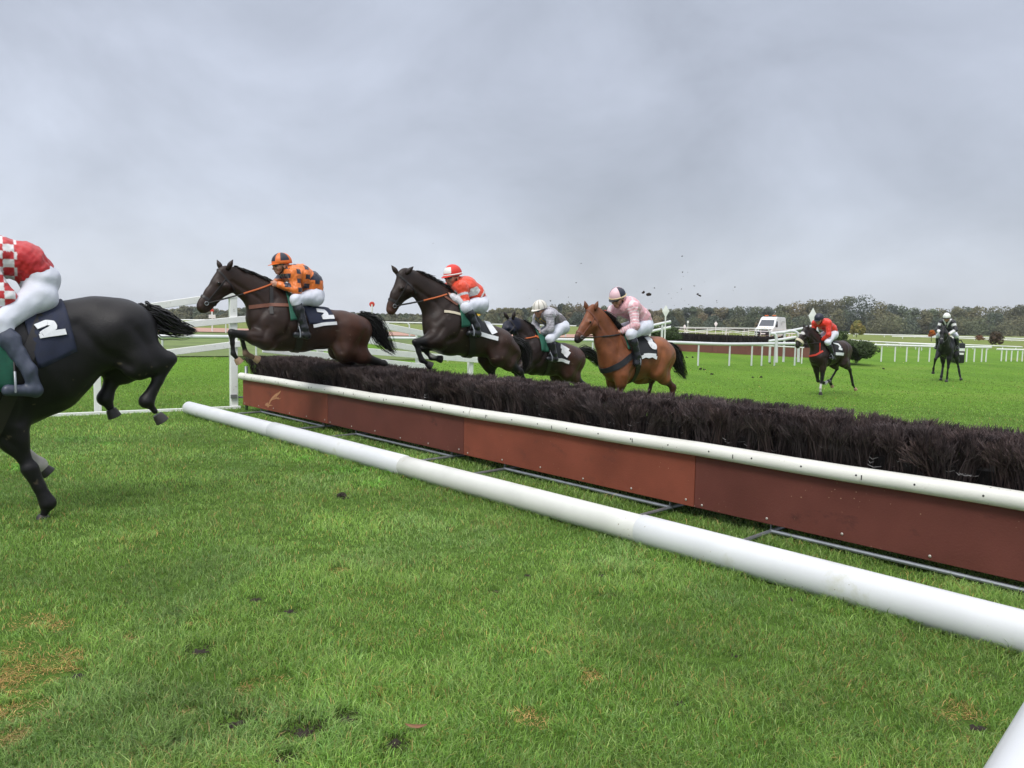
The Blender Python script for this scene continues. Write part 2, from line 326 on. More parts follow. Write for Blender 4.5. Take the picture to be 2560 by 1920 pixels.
def ribbon(H, name, pts_px, wid, off, m, parent, closed=False, n=6):
    P = []
    for i in range(len(pts_px) - 1):
        a, b = np.array(pts_px[i]), np.array(pts_px[i + 1])
        for t in np.linspace(0, 1, n, endpoint=(i == len(pts_px) - 2)):
            o, d = H['f'].rayl(*(a + (b - a) * t)); h = H['bvh'].ray_cast(Vector(o), Vector(d))
            if h[0] is not None: P.append((np.array(h[0]), np.array(h[1])))
    if len(P) < 2: return None
    mb = MB(); V = []; k = len(P)
    for i in range(k):
        t = P[min(i + 1, k - 1)][0] - P[max(i - 1, 0)][0]; t /= np.linalg.norm(t) + 1e-9; nn = P[i][1]; b = np.cross(t, nn); b /= np.linalg.norm(b) + 1e-9
        c = P[i][0]; e = t * (wid * .5 if i == k - 1 else -wid * .5 if i == 0 else 0)
        for q in (-1, 1):
            V.append(c + b * wid * .5 * q + nn * (off + .004) + e); V.append(c + b * wid * .5 * q + nn * (off - .004) + e)
    fs = []
    for i in range(k - 1):
        a = i * 4; b = a + 4
        fs += [(a, b, b + 2, a + 2), (a + 1, a + 3, b + 3, b + 1), (a, a + 1, b + 1, b), (a + 2, b + 2, b + 3, a + 3)]
    fs += [(0, 2, 3, 1), (k * 4 - 4, k * 4 - 3, k * 4 - 1, k * 4 - 2)]
    mb.add(V, fs); return mb.build(name, m, parent)
def strap(H, name, c, axis, wid, m, parent, off=.006, n=40, rmax=.6, a0=0, a1=360, th=.006):
    """a band lying round the body in the plane through c at right angles to axis"""
    c = np.array(c, float); ax = np.array(axis, float); ax /= np.linalg.norm(ax); u = np.array([0, 1.0, 0]); u = u - ax * u.dot(ax); u /= np.linalg.norm(u); v = np.cross(ax, u)
    rows = []
    for i in range(n + 1):
        a = math.radians(a0 + (a1 - a0) * i / n); d = u * math.cos(a) + v * math.sin(a); r = []
        for q in (-.5, .5):
            o = c + ax * wid * q; h = H['bvh'].ray_cast(Vector(o + d * rmax), Vector(-d), rmax)
            p = np.array(h[0]) if h[0] is not None else o + d * .05
            r += [p + d * off, p + d * (off + th)]
        rows.append(r)
    V = [p for r in rows for p in r]; fs = []
    for i in range(n):
        a = i * 4; b = a + 4; fs += [(a + 1, a + 3, b + 3, b + 1), (a, b, b + 2, a + 2), (a, a + 1, b + 1, b), (a + 2, b + 2, b + 3, a + 3)]
    mb = MB(); mb.add(V, fs); return mb.build(name, m, parent)
def saddle_patch(H, name, TL, TR, BR, BL, m, parent, off=.012, nu=14, nv=26, th=.008, spine=None):
    """cloth laid over the back; its four near-side corners are given, the far side mirrors them"""
    f = H['f']; ctr = H['axis']
    def cyl(px):
        p = drape_px(H, px[0], px[1], 0)
        if p is None: p = f.P(px[0], px[1], .24)
        z = ctr(p[0]); return p[0], math.atan2(abs(p[1]), p[2] - z)
    tl, tr, br, bl = cyl(TL), cyl(TR), cyl(BR), cyl(BL)
    rows = []
    for j in range(nv + 1):
        v = -1 + 2 * j / nv; a = abs(v); r = []
        for i in range(nu + 1):
            u = i / nu; x = (tl[0] + (tr[0] - tl[0]) * u) * (1 - a) + (bl[0] + (br[0] - bl[0]) * u) * a; ph = (bl[1] + (br[1] - bl[1]) * u) * v
            c = np.array([x, 0, ctr(x)]); d = np.array([0, math.sin(ph), math.cos(ph)])
            h = H['bvh'].ray_cast(Vector(c + d * 1.0), Vector(-d), 1.0); p = np.array(h[0]) if h[0] is not None else c + d * .3
            r.append(p + d * (off + .004 * math.sin(9 * u + 7 * v)))
        rows.append(r)
    V = [p for r in rows for p in r]; n = nu + 1
    fs = [(j * n + i, j * n + i + 1, (j + 1) * n + i + 1, (j + 1) * n + i) for j in range(nv) for i in range(nu)]
    mb = MB(); mb.add(V, fs); me = mb.mesh(name); o = link(name, me, m, parent, True)
    md = o.modifiers.new('thick', 'SOLIDIFY'); md.thickness = th; md.offset = 0
    return o
def hairs(name, roots, dirs, lens, r0, m, parent, droop=.5, seg=5, seed=1, sway=.08):
    """tapered three-sided locks"""
    r = np.random.default_rng(seed); V = []; fs = []
    for p, d, ln in zip(roots, dirs, lens):
        p = np.array(p, float); d = np.array(d, float); d /= np.linalg.norm(d); o = len(V); a = np.cross(d, r.normal(size=3)); a /= np.linalg.norm(a); b = np.cross(d, a); wv = r.normal(size=3) * sway; rr = r0 * (.6 + .8 * r.random())
        for i in range(seg + 1):
            t = i / seg; c = p + d * ln * t + np.array([0, 0, -droop * ln * t * t]) + wv * ln * t * t; q = rr * (1 - t) ** .7 * (0.6 + .8 * min(1, 3 * t)) + .0004
            for k in range(3): V.append(c + q * (math.cos(2.094 * k) * a + math.sin(2.094 * k) * b))
        for i in range(seg):
            for k in range(3): x = o + i * 3; fs.append((x + k, x + (k + 1) % 3, x + 3 + (k + 1) % 3, x + 3 + k))
    mb = MB(); mb.V = [tuple(v) for v in V]; mb.F = fs; mb.M = [0] * len(fs); return mb.build(name, m, parent)
# ------------------------------------------------------------------ horse
def horse(S):
    f = Frame(S['A'], S['head']); c = S.get('crop'); sc = S.get('scale', 1.0); H = dict(f=f)
    root = thing('racehorse', f.A, S['label'], 'horse', 'racehorses', f.rz)
    def P(q, y=0.0):
        if len(q) == 3 and S.get('local'): return np.array([q[0], q[2] if y is None else q[2], q[1]])
        return f.P(*c(q[0], q[1]), y)
    def rad(q):   # radius in crop pixels -> metres
        return abs(f.P(*c(q[0], q[1] + q[2]), 0)[2] - f.P(*c(q[0], q[1]), 0)[2])
    if S.get('local'):
        T = [np.array([q[0], 0, q[1]]) for q in S['trunk']]; Tr = [q[2] for q in S['trunk']]
        NK = [np.array([q[0], q[3] if len(q) > 3 else 0, q[1]]) for q in S['neck']]; Nr = [q[2] for q in S['neck']]
        HD = [np.array([q[0], q[3] if len(q) > 3 else 0, q[1]]) for q in S['hd']]; Hr = [q[2] for q in S['hd']]
        legs = {k: [np.array(p, float) for p in v] for k, v in S['legs'].items()}
    else:
        T = [P(q) for q in S['trunk']]; Tr = [rad(q) for q in S['trunk']]
        NK = [P(q, q[3] if len(q) > 3 else 0) for q in S['neck']]; Nr = [rad(q) for q in S['neck']]
        HD = [P(q, q[3] if len(q) > 3 else 0) for q in S['hd']]; Hr = [rad(q) for q in S['hd']]
        yo = dict(fn=.15, ff=-.15, hn=.15, hf=-.15)
        legs = {k: [P(p, p[2] if len(p) > 2 else yo[k] * sc) for p in v] for k, v in S['legs'].items()}
    allp = np.array(T + NK + HD + [p for l in legs.values() for p in l]); pad = .42 * sc
    D = SDF(allp.min(0) - pad, allp.max(0) + pad, S.get('vox', .015))
    ty = S.get('ty', .74)
    tys = [.62, .70, .80, .82, .80, .76, .70, .66][:len(T)]; tys = S.get('tys', tys)
    D.chain(T, Tr, .055 * sc, tys)
    D.chain([T[0]] + NK[0:1], [Tr[0] * .85, Nr[0]], .08 * sc, .6)
    D.chain(NK, Nr, .06 * sc, [.62, .50, .46, .46, .5][:len(NK)])
    D.chain([NK[-1], HD[0]], [Nr[-1], Hr[0]], .05 * sc, .52)
    D.chain(HD, Hr, .025 * sc, [.62, .56, .54, .60, .62][:len(HD)])
    for l in legs:
        p = legs[l]; s = sc
        sy = 1 if p[0][1] > 0 else -1
        if l[0] == 'f':   # p: elbow, knee, fetlock, toe
            sh = p[0] + (T[0] - p[0]) * .75; sh[1] = sy * .10 * s
            D.chain([sh, p[0]], [.15 * s, .115 * s], .09 * s, .8)
            m = p[0] + (p[1] - p[0]) * .35
            D.chain([p[0], m, p[1]], [.105 * s, .082 * s, .046 * s], .06 * s, .85)
            D.cone(p[1], p[1], .050 * s, .050 * s, .02 * s)
        else:             # p: hip, stifle, hock, fetlock, toe
            h = p[0].copy(); h[1] = sy * .13 * s
            m = p[1] + (p[2] - p[1]) * .45
            D.chain([h, p[1]], [.20 * s, .135 * s], .10 * s, .72)
            D.chain([p[1], m, p[2]], [.13 * s, .080 * s, .046 * s], .07 * s, .8)
            hk = p[2] + (p[2] - p[1]) / np.linalg.norm(p[2] - p[1]) * .035 * s
            D.chain([p[2], hk], [.048 * s, .034 * s], .02 * s)
            # big hamstring from dock side
            D.chain([T[-1] + np.array([-.02, sy * .10 * s, -.02]), p[1] + (p[2] - p[1]) * .4 + np.array([-.03, 0, 0])], [.13 * s, .05 * s], .10 * s, .7)
        k, fe, to = p[-3], p[-2], p[-1]; lk = S.get('legk', 1.0)
        cm = k + (fe - k) * .5
        D.chain([k, cm, fe], [.041 * s * lk, .030 * s * lk, .037 * s * lk], .025 * s)
        D.cone(fe, fe, .040 * s * lk, .040 * s * lk, .02 * s)
        pa = fe + (to - fe) * .55
        D.chain([fe, pa], [.035 * s, .036 * s], .02 * s)
    # head detail: brow, nostril, lips, cheek
    fw = HD[-1] - HD[0]; fw /= np.linalg.norm(fw); side = np.array([0, 1.0, 0]); upv = np.cross(fw, side); upv /= np.linalg.norm(upv)
    if upv[2] < 0: upv = -upv
    eyep = HD[1] + (HD[0] - HD[1]) * .15 + fw * .04 * sc + upv * Hr[1] * .45
    hw = Hr[1] * .58
    for sy in (-1, 1):
        D.cone(eyep + side * sy * hw * .9, eyep + side * sy * hw * .9 + fw * .02, .028 * sc, .024 * sc, .02 * sc)
        D.cone(HD[1] - upv * Hr[1] * .25 + side * sy * hw * .7, HD[1] - upv * Hr[1] * .3 + side * sy * hw * .7, .062 * sc, .062 * sc, .03 * sc)
        D.cone(HD[-1] + fw * .02 + upv * .02 + side * sy * Hr[-1] * .42, HD[-1] + fw * .035 + side * sy * Hr[-1] * .40, .022 * sc, .018 * sc, .015 * sc)
    D.noise(.0016 * sc, 17, 3); D.noise(.0030 * sc, 8, S.get('seed', 1))
    V, Q = D.mesh(); V = relax(V, Q, 1)
    # muscle lines and swellings, laid as shallow grooves and bumps over the skin
    ti = np.zeros((len(V), 3)); fn_ = np.cross(V[Q[:, 2]] - V[Q[:, 0]], V[Q[:, 3]] - V[Q[:, 1]])
    for k_ in range(4): np.add.at(ti, Q[:, k_], fn_)
    nrm = ti / (np.linalg.norm(ti, axis=1, keepdims=True) + 1e-12); wy = np.clip(np.abs(nrm[:, 1]), 0, 1) ** 1.2; dis = np.zeros(len(V)); XZ = V * np.array([1, 0, 1])
    def groove(pl, wd, dp, sy=0):
        nonlocal dis
        d = np.full(len(V), 9.0)
        for a_, b_ in zip(pl[:-1], pl[1:]): d = np.minimum(d, seg_d(XZ, np.array(a_) * [1, 0, 1], np.array(b_) * [1, 0, 1]))
        m = np.ones(len(V)) if sy == 0 else (V[:, 1] * sy > -.02); dis += -dp * sc * np.exp(-(d / (wd * sc)) ** 2) * wy * m
    ax_ = T[0] - T[-1]; ax_ /= np.linalg.norm(ax_); vu = np.array([-ax_[2], 0, ax_[0]]); vu = vu if vu[2] > 0 else -vu
    for l_, sy in (('n', 1), ('f', -1)):
        el = legs['f' + l_][0]; stf = legs['h' + l_][1]; hp = legs['h' + l_][0]; hk_ = legs['h' + l_][2]; kn = legs['f' + l_][1]; j = len(T) - 2
        groove([T[1] + vu * Tr[1] * .70 - ax_ * .02, T[1] + vu * Tr[1] * .2 - ax_ * .02 * sc, el * .6 + T[1] * .4 - ax_ * .12 * sc, el - ax_ * .09 * sc + vu * .02], .038, .020, sy)
        groove([NK[0] + vu * Nr[0] * .45 + ax_ * .02, T[0] + ax_ * Tr[0] * .45 + vu * .06, T[0] + ax_ * Tr[0] * .7 - vu * Tr[0] * .3], .035, .012, sy)
        groove([el + vu * .16 * sc + ax_ * .05 * sc, el + vu * .02 + ax_ * .085 * sc, el * .6 + kn * .4 + ax_ * .02], .03, .012, sy)
        groove([T[j] + vu * Tr[j] * .35 + ax_ * .16 * sc, T[j] * .5 + stf * .5 + ax_ * .15 * sc, stf + ax_ * .10 * sc], .045, .020, sy)
        groove([T[-1] + vu * .02 - ax_ * .05 * sc, T[-1] * .45 + stf * .55 - ax_ * .10 * sc, stf * .55 + hk_ * .45 - ax_ * .0], .04, .012, sy)
        groove([el + vu * .10 * sc - ax_ * .03 * sc, el + vu * .06 * sc - ax_ * .03 * sc], .09, -.014, sy); groove([stf + vu * .03, stf + vu * .02], .08, -.014, sy); groove([T[-1] + vu * .03, T[-1] * .6 + stf * .4], .10, -.012, sy); groove([el * .7 + kn * .3, el * .65 + kn * .35], .06, -.008, sy)
    groove([NK[-1] * .9 + HD[1] * .1 - np.array([0, 0, Nr[-1] * .5]), NK[1] - vu * Nr[1] * .35, NK[0] - vu * Nr[0] * .4 + ax_ * .04], .026, .010)
    groove([HD[1] + (HD[1] - HD[0]) * .9, HD[2] * .5 + HD[3] * .5], .03, .006); groove([HD[1] + upv * Hr[1] * .1 + fw * .10 * sc, HD[3] + upv * Hr[3] * .1], .014, -.005)
    V = V + nrm * dis[:, None]
    # coat colour with the points of the breed (dark legs and muzzle, socks, star)
    C = np.tile(np.array(S['coat'], float), (len(V), 1)); dk = np.array(S.get('points', (.012, .010, .010)))
    nz_ = vnoise(V[:, 0] * 1.0, V[:, 2] + V[:, 1], .35, 7)[:, None]; C = C * (0.88 + .24 * nz_)
    if 'warm' in S:
        wm = np.array(S['warm']); dist = np.linalg.norm((V - (T[-1])) * np.array([1, .6, 1]), axis=1); t = (1 - sst(.25 * sc, .75 * sc, dist))[:, None] * (.55 + .45 * nz_); C = C * (1 - t) + wm * t
    for l in legs.values():
        k, fe, to = l[-3], l[-2], l[-1]; up = l[-4]
        d = np.minimum(np.minimum(seg_d(V, k, fe), seg_d(V, fe, to)), seg_d(V, k, k + (up - k) * .25)); t = (1 - sst(.06 * sc, .13 * sc, d))[:, None]; C = C * (1 - t) + dk * t
    if S.get('mud', 1):
        mm = (vnoise(V[:, 0] + V[:, 1], V[:, 2], .030 * sc, 5) > .945) & (V[:, 2] < T[1][2] + .05) & (vnoise(V[:, 0], V[:, 2], .22, 3) > .45); C[mm] = C[mm] * .5 + np.array([.17, .13, .09]) * .5
    mz = (HD[-1] + fw * .03); d = np.linalg.norm(V - mz, axis=1); t = (1 - sst(.05 * sc, .17 * sc, d))[:, None]; mcol = np.array(S.get('muzzle', dk)); C = C * (1 - t) + mcol * t
    for (p, r, col) in S.get('marks', []):
        q = np.array(p) if S.get('local') else P(p, p[2] if len(p) > 2 else 0)
        d = np.linalg.norm((V - q) * np.array([1, S.get('markflat', .3), 1]), axis=1); t = (1 - sst(r * .6, r, d))[:, None]; C = C * (1 - t) + np.array(col) * t
    for (l, a, col) in S.get('socks', []):
        fe, to, k = legs[l][-2], legs[l][-1], legs[l][-3]; d = np.minimum(seg_d(V, fe + (k - fe) * a, fe), seg_d(V, fe, to)); t = (1 - sst(.06 * sc, .075 * sc, d))[:, None]; C = C * (1 - t) + np.array(col) * t
    me = npmesh('body', V, Q, np.full(len(Q), 4)); setcol(me, C); body = link('body', me, M['coat'], root, True)
    H['bvh'] = BVHTree.FromPolygons([tuple(v) for v in V], [tuple(q) for q in Q.tolist()]); H['V'] = V; H['root'] = root; H['S'] = S; H['T'] = T; H['legs'] = legs; H['HD'] = HD; H['NK'] = NK; H['fw'] = fw; H['up'] = upv; H['sc'] = sc; H['Hr'] = Hr
    xs = np.array([t[0] for t in T]); zs = np.array([t[2] for t in T]); o_ = np.argsort(xs); H['axis'] = lambda x: float(np.interp(x, xs[o_], zs[o_]))
    # hooves
    for l, p in legs.items():
        fe, to = p[-2], p[-1]; d = (to - fe); d /= np.linalg.norm(d); b = to - d * .045 * sc
        mb = MB(); a = np.cross(d, side); a /= np.linalg.norm(a) + 1e-9
        mb.tube([b - d * .01, b + d * .012 * sc, to + d * .02 * sc, to + d * .024 * sc], [.038 * sc, .046 * sc, .056 * sc, .048 * sc], 14)
        mb.build('hoof', M['hooft'] if l in S.get('tanhoof', ()) else M['hoofd'], root)
    # eyes
    for sy in (-1, 1):
        mb = MB(); mb.ell(eyep + side * sy * (hw * .9 + .014 * sc) + fw * .012, (.019 * sc,) * 3); mb.build('eye', M['eye'], root)
    # ears
    for e in S['ears']:
        if S.get('local'): b, t = np.array(e[0], float), np.array(e[1], float)
        else: b, t = P(e[0], e[2]), P(e[1], e[2] * 1.25)
        d = t - b; ln = max(np.linalg.norm(d), .11 * sc); d /= np.linalg.norm(d); mb = MB(); mb.tube([b - d * .035 * sc] + [b + d * ln * u for u in (.1, .35, .6, .85, 1.08)], [.024 * sc, .030 * sc, .034 * sc, .028 * sc, .015 * sc, .002], 12)
        me = mb.mesh('ear'); q_ = np.array(me.vertices[0].co); setcol(me, np.array(S['coat']) * .8); link('ear', me, M['coat'], root, True)
    # mane
    r = np.random.default_rng(S.get('seed', 1)); rt, dr, ln = [], [], []
    chain = NK[::-1]; crr = Nr[::-1]
    nst = S.get('mane_n', 170)
    for i in range(nst):
        t = (i / nst) * (len(chain) - 1) * S.get('mane_t', .85); a = int(t); u = t - a; b = chain[a] + (chain[a + 1] - chain[a]) * u; rr = crr[a] + (crr[a + 1] - crr[a]) * u
        tang = chain[a + 1] - chain[a]; tang /= np.linalg.norm(tang); nrm = np.cross(side, tang); nrm /= np.linalg.norm(nrm)
        if nrm[2] < 0: nrm = -nrm
        h = H['bvh'].ray_cast(Vector(b + nrm * .6), Vector(-nrm), .7)
        p = np.array(h[0]) - nrm * .012 if h[0] is not None else b + nrm * rr
        if np.linalg.norm(p - b) > rr * 1.6: continue
        sd = S.get('mane_side', 1)
        for q in range(2):
            rt.append(p + side * r.normal() * .012 + tang * r.normal() * .02); dr.append(nrm * .75 + side * sd * (.55 + .3 * r.normal()) + tang * (.55 + .3 * r.random())); ln.append((.07 + .06 * r.random()) * sc * S.get('mane_len', 1))
    hairs('mane', rt, dr, ln, .007 * sc, M[S.get('hairmat', 'hair')], root, .55, 4, S.get('seed', 1))
    # tail
    tp = [P(q, q[3] if len(q) > 3 else 0) for q in S['tail']] if not S.get('local') else [np.array(q[:3], float) for q in S['tail']]
    tw = [rad(q) for q in S['tail']] if not S.get('local') else [q[3] for q in S['tail']]
    mb = MB(); V_, F_ = [], []
    for i in range(int(1.7 * S.get('tail_n', 190))):
        o3 = r.normal(size=3) * .55; n3 = np.clip(np.linalg.norm(o3), .01, 1); o3 = o3 / max(n3, 1) if n3 > 1 else o3; tl = .55 + .45 * r.random() if i > 30 else 1.0
        base = len(V_); ns = 12; a0 = r.normal(size=3)
        for j in range(ns + 1):
            t = j / ns * tl * (len(tp) - 1); a = min(int(t), len(tp) - 2); u = t - a
            # Catmull-Rom path
            p0, p1, p2, p3 = tp[max(a - 1, 0)], tp[a], tp[a + 1], tp[min(a + 2, len(tp) - 1)]
            cpt = .5 * ((2 * p1) + (-p0 + p2) * u + (2 * p0 - 5 * p1 + 4 * p2 - p3) * u * u + (-p0 + 3 * p1 - 3 * p2 + p3) * u ** 3); wd = tw[a] + (tw[a + 1] - tw[a]) * u
            cpt = cpt + o3 * wd * np.array([1, .8, 1]) + .006 * np.sin(a0 * 9 + j * 1.1)
            q = .0065 * sc * (1 - j / ns) ** .6 + .0006
            tg = tp[a + 1] - tp[a]; tg /= np.linalg.norm(tg); aa = np.cross(tg, a0); aa /= np.linalg.norm(aa); bb = np.cross(tg, aa)
            for k in range(3): V_.append(cpt + q * (math.cos(2.094 * k) * aa + math.sin(2.094 * k) * bb))
        for j in range(ns):
            for k in range(3): x = base + j * 3; F_.append((x + k, x + (k + 1) % 3, x + 3 + (k + 1) % 3, x + 3 + k))
    mb.V = [tuple(v) for v in V_]; mb.F = F_; mb.M = [0] * len(F_); mb.build('tail', M[S.get('hairmat', 'hair')], root)
    tack(H); return H
def tack(H):
    S, root, sc, HD, fw, up = H['S'], H['root'], H['sc'], H['HD'], H['fw'], H['up']; c = S.get('crop')
    br = thing_part = bpy.data.objects.new('bridle', None); COL.objects.link(br); br.parent = root
    L_ = M[S.get('bridlemat', 'leather')]
    nose = HD[-2] + (HD[-3] - HD[-2]) * .35
    strap(H, 'noseband', nose, fw, .032 * sc if not S.get('fleece') else .075 * sc, M['fleece'] if S.get('fleece') else L_, br, .004 if not S.get('fleece') else .012, 30, .3, th=.006 if not S.get('fleece') else .03)
    strap(H, 'headband', HD[0] + (HD[1] - HD[0]) * .45 + fw * .0, fw * .8 + up * .25, .022 * sc, L_, br, .005, 30, .3, th=.005)
    bit = HD[-1] - fw * .05 * sc
    for sy in (-1, 1):
        mb = MB(); pts = []
        for t in np.linspace(0, 1, 9):
            q = (HD[0] + (HD[1] - HD[0]) * .4) * (1 - t) + bit * t; h = H['bvh'].ray_cast(Vector(q + np.array([0, sy * .5, 0])), Vector((0, -sy, 0)), .6)
            pts.append(np.array(h[0]) + np.array([0, sy * .006, 0]) if h[0] is not None else q)
        mb.tube(pts, .008 * sc, 6); mb.build('cheekpiece', L_, br)
        mb = MB(); mb.tube([np.array(pts[-1]) + .024 * sc * (math.cos(a) * fw + math.sin(a) * up) + np.array([0, sy * .01, 0]) for a in np.linspace(0, 6.283, 13)], .0045 * sc, 6); mb.build('bit_ring', M['steel'], br)
    H['bit'] = bit; H['br'] = br
    if 'cloth' in S:
        k = S['cloth']; cl = saddle_patch(H, 'saddle_cloth', *[c(*q) for q in k['q']], M[k['m']], root, off=.012 * sc)
        for (nm, pl, wd, mm) in k.get('marks', []): ribbon(H, nm, [c(*q) for q in pl], wd * sc, .026 * sc, M[mm], cl)
    for (nm, q, mm) in S.get('patches', []): saddle_patch(H, nm, *[c(*p) for p in q], M[mm], root, off=.024 * sc, nu=8)
    for (nm, pl, wd, mm) in S.get('straps', []): ribbon(H, nm, [c(*q) for q in pl], wd * sc, .010 * sc, M[mm], root)
    for (nm, cc, axis, wd, mm) in S.get('loops', []):
        q = H['f'].P(*c(*cc), 0) if not S.get('local') else np.array(cc); strap(H, nm, q, axis, wd * sc, M[mm], root, .006, 48, .9 * sc, th=.01)
# ------------------------------------------------------------------ jockey
def jockey(H, J):
    f = H['f']; c = J.get('crop'); s = J.get('scale', 1.0); vox = J.get('vox', .008)
    root = thing('person', f.A, J['label'], 'person', 'jockeys', f.rz)
    Y = dict(sho=.17, elb=.24, wri=.10, hand=.06, hip=.11, knee=.265, ank=.30, toe=.30)
    Y = {k: v * s for k, v in Y.items()}; Y.update(J.get('Y', {}))
    def G(k, side):
        if J.get('local'): p = np.array(J[k], float); fk = k + '_f'; p = np.array(J[fk], float) if side < 0 and fk in J else p * np.array([1, side, 1]); return p
        if side < 0 and k + '_f' in J: q = J[k + '_f']; return f.P(*c(q[0], q[1]), q[2] if len(q) > 2 else -Y[k])
        q = J[k]; yv = q[2] if len(q) > 2 else Y[k]; p = f.P(*c(q[0], q[1]), yv)
        if k in ('knee', 'ank', 'toe'):      # keep the leg outside the barrel it grips
            for _ in range(4):
                h = H['bvh'].ray_cast(Vector((p[0], 1.5, p[2])), Vector((0, -1, 0)), 1.5); need = (h[0][1] if h[0] is not None else 0) + (.045 if k == 'knee' else .05) * s
                if need > yv: yv = need; p = f.P(*c(q[0], q[1]), yv)
        return p if side > 0 else p * np.array([1, -1, 1])
    def C0(k): return f.P(*c(*J[k][:2]), J[k][2] if len(J[k]) > 2 else 0) if not J.get('local') else np.array(J[k], float)
    head, nb, ch, wa, pe = [C0(k) for k in ('headc', 'neckb', 'chest', 'waist', 'pelv')]
    q = {(k, d): G(k, d) for k in Y if k != 'hand' for d in (1, -1)}
    yaw = math.radians(J.get('yaw', 0)); pit = math.radians(J.get('pitch', -12))
    hf = np.array([math.cos(pit) * math.cos(yaw), math.cos(pit) * math.sin(yaw), math.sin(pit)]); hs = np.array([-math.sin(yaw), math.cos(yaw), 0]); hu = np.cross(hf, hs)
    allp = np.array([head, nb, ch, wa, pe] + list(q.values()))
    def field(pts, pad): pts = np.array(pts); return SDF(pts.min(0) - pad, pts.max(0) + pad, vox)
    def torso(D, e):
        p0_ = pe if e == 0 else pe + (wa - pe) * .42
        D.chain([p0_, wa, ch, nb], [(.135 + e) * s if e == 0 else (.128 + e) * s, (.120 + e) * s, (.135 + e) * s, (.085 + e) * s], .06, [1.15, 1.12, 1.3, 1.25])
        D.cone(q['sho', 1], q['sho', -1], (.068 + e) * s, (.068 + e) * s, .07)
    def arm(D, e, d, to=1.0):
        S_, E_, W_ = q['sho', d], q['elb', d], q['wri', d]; D.chain([S_, E_, E_ + (W_ - E_) * to], [(.060 + e) * s, (.046 + e) * s, (.032 + e) * s], .04)
    def thigh(D, e, d): D.chain([q['hip', d] * np.array([1, 1, 1]), q['knee', d]], [(.098 + e) * s, (.062 + e) * s], .05)
    def calf(D, e, d, a=0.0):
        K, A, T_ = q['knee', d], q['ank', d], q['toe', d]; k0 = K + (A - K) * a; m = K + (A - K) * .35
        D.chain([k0, m, A] if a < .3 else [k0, A], [(.056 + e) * s, (.060 + e) * s, (.040 + e) * s] if a < .3 else [(.06 + e) * s, (.04 + e) * s], .03)
    def foot(D, e, d):
        A, T_ = q['ank', d], q['toe', d]; heel = A + (A - T_) * .28; heel[2] = min(A[2], T_[2]) - .0; dn = np.array([0, 0, -.045 * s]); D.chain([A, heel + dn], [(.042 + e) * s, (.036 + e) * s], .03); D.chain([heel + dn, T_ + dn * .8], [(.038 + e) * s, (.034 + e) * s], .03)
    # body
    D = field(allp, .22)
    torso(D, 0)
    for d in (1, -1):
        arm(D, 0, d); thigh(D, 0, d); calf(D, 0, d); foot(D, 0, d)
    D.cone(nb, head - hu * .05 * s, .06 * s, .055 * s, .03)
    D.cone(head - hf * .02 * s + hu * .02 * s, head + hf * .015 * s + hu * .01 * s, .092 * s, .086 * s, .03)
    D.chain([head + hf * .05 * s - hu * .04 * s, head + hf * .065 * s - hu * .095 * s], [.056 * s, .040 * s], .03)       # jaw and chin
    D.chain([head + hf * .098 * s - hu * .01 * s, head + hf * .122 * s - hu * .05 * s], [.012 * s, .017 * s], .012)        # nose
    for d in (1, -1):
        D.cone(head + hs * d * .088 * s - hu * .02 * s, head + hs * d * .092 * s - hu * .05 * s - hf * .01, .018 * s, .013 * s, .01)   # ears
        D.cone(head + hf * .07 * s + hs * d * .045 * s - hu * .045 * s, head + hf * .06 * s + hs * d * .05 * s - hu * .04 * s, .028 * s, .028 * s, .02)
    D.cone(head + hf * .108 * s - hu * .078 * s + hs * .018 * s, head + hf * .108 * s - hu * .078 * s - hs * .018 * s, .009 * s, .009 * s, .008)   # lips
    # hands: palm, four bent fingers of unequal length, thumb from the side of the palm
    for d in (1, -1):
        W_, E_ = q['wri', d], q['elb', d]; fd = W_ - E_; fd /= np.linalg.norm(fd); fd = fd * .8 + np.array([.35, 0, -.15]); fd /= np.linalg.norm(fd)
        inn = np.array([0, -d, 0.0]); inn -= fd * inn.dot(fd); inn /= np.linalg.norm(inn); vert = np.cross(inn, fd) * d
        if vert[2] < 0: vert = -vert
        pc = W_ + fd * .05 * s
        D.chain([W_, pc + vert * .016 * s, pc + fd * .035 * s + vert * .016 * s], [.030 * s, .027 * s, .022 * s], .02); D.chain([W_, pc - vert * .02 * s + fd * .02 * s], [.028 * s, .022 * s], .02)
        for i, (o, ln) in enumerate(zip((.033, .011, -.011, -.032), (.036, .041, .038, .030))):
            k0 = pc + fd * .040 * s + vert * o * s; k1 = k0 + (fd * .75 + inn * .65) * ln * s; k2 = k1 + (inn * .9 - fd * .35) * ln * .8 * s; k3 = k2 + (-fd * .9 - inn * .05) * ln * .55 * s
            D.chain([k0, k1, k2, k3], [.0115 * s, .0105 * s, .0095 * s, .0085 * s], .004)
        t0 = pc - fd * .005 * s + vert * .036 * s + inn * .008 * s; t1 = t0 + (vert * .45 + fd * .6 + inn * .4) * .036 * s; t2 = t1 + (fd * .8 + inn * .5 - vert * .1) * .032 * s
        D.chain([t0, t1, t2], [.015 * s, .0125 * s, .0105 * s], .008)
        H.setdefault('hands', {})[d] = pc + fd * .05 * s + inn * .015
    V, Q = D.mesh(); V = relax(V, Q, 1); body = link('body', npmesh('body', V, Q, np.full(len(Q), 4)), M['skin'], root, True)
    # jacket
    D = field(allp, .24); torso(D, .020)
    for d in (1, -1): arm(D, .019, d, .93)
    D.cone(nb, nb + (head - nb) * .35, .07 * s, .066 * s, .03)
    D.noise(.0017 * s, 55, 11); D.noise(.0014 * s, 100, 5)
    V, Q = D.mesh(); V = relax(V, Q, 1); me = npmesh('jacket', V, Q, np.full(len(Q), 4))
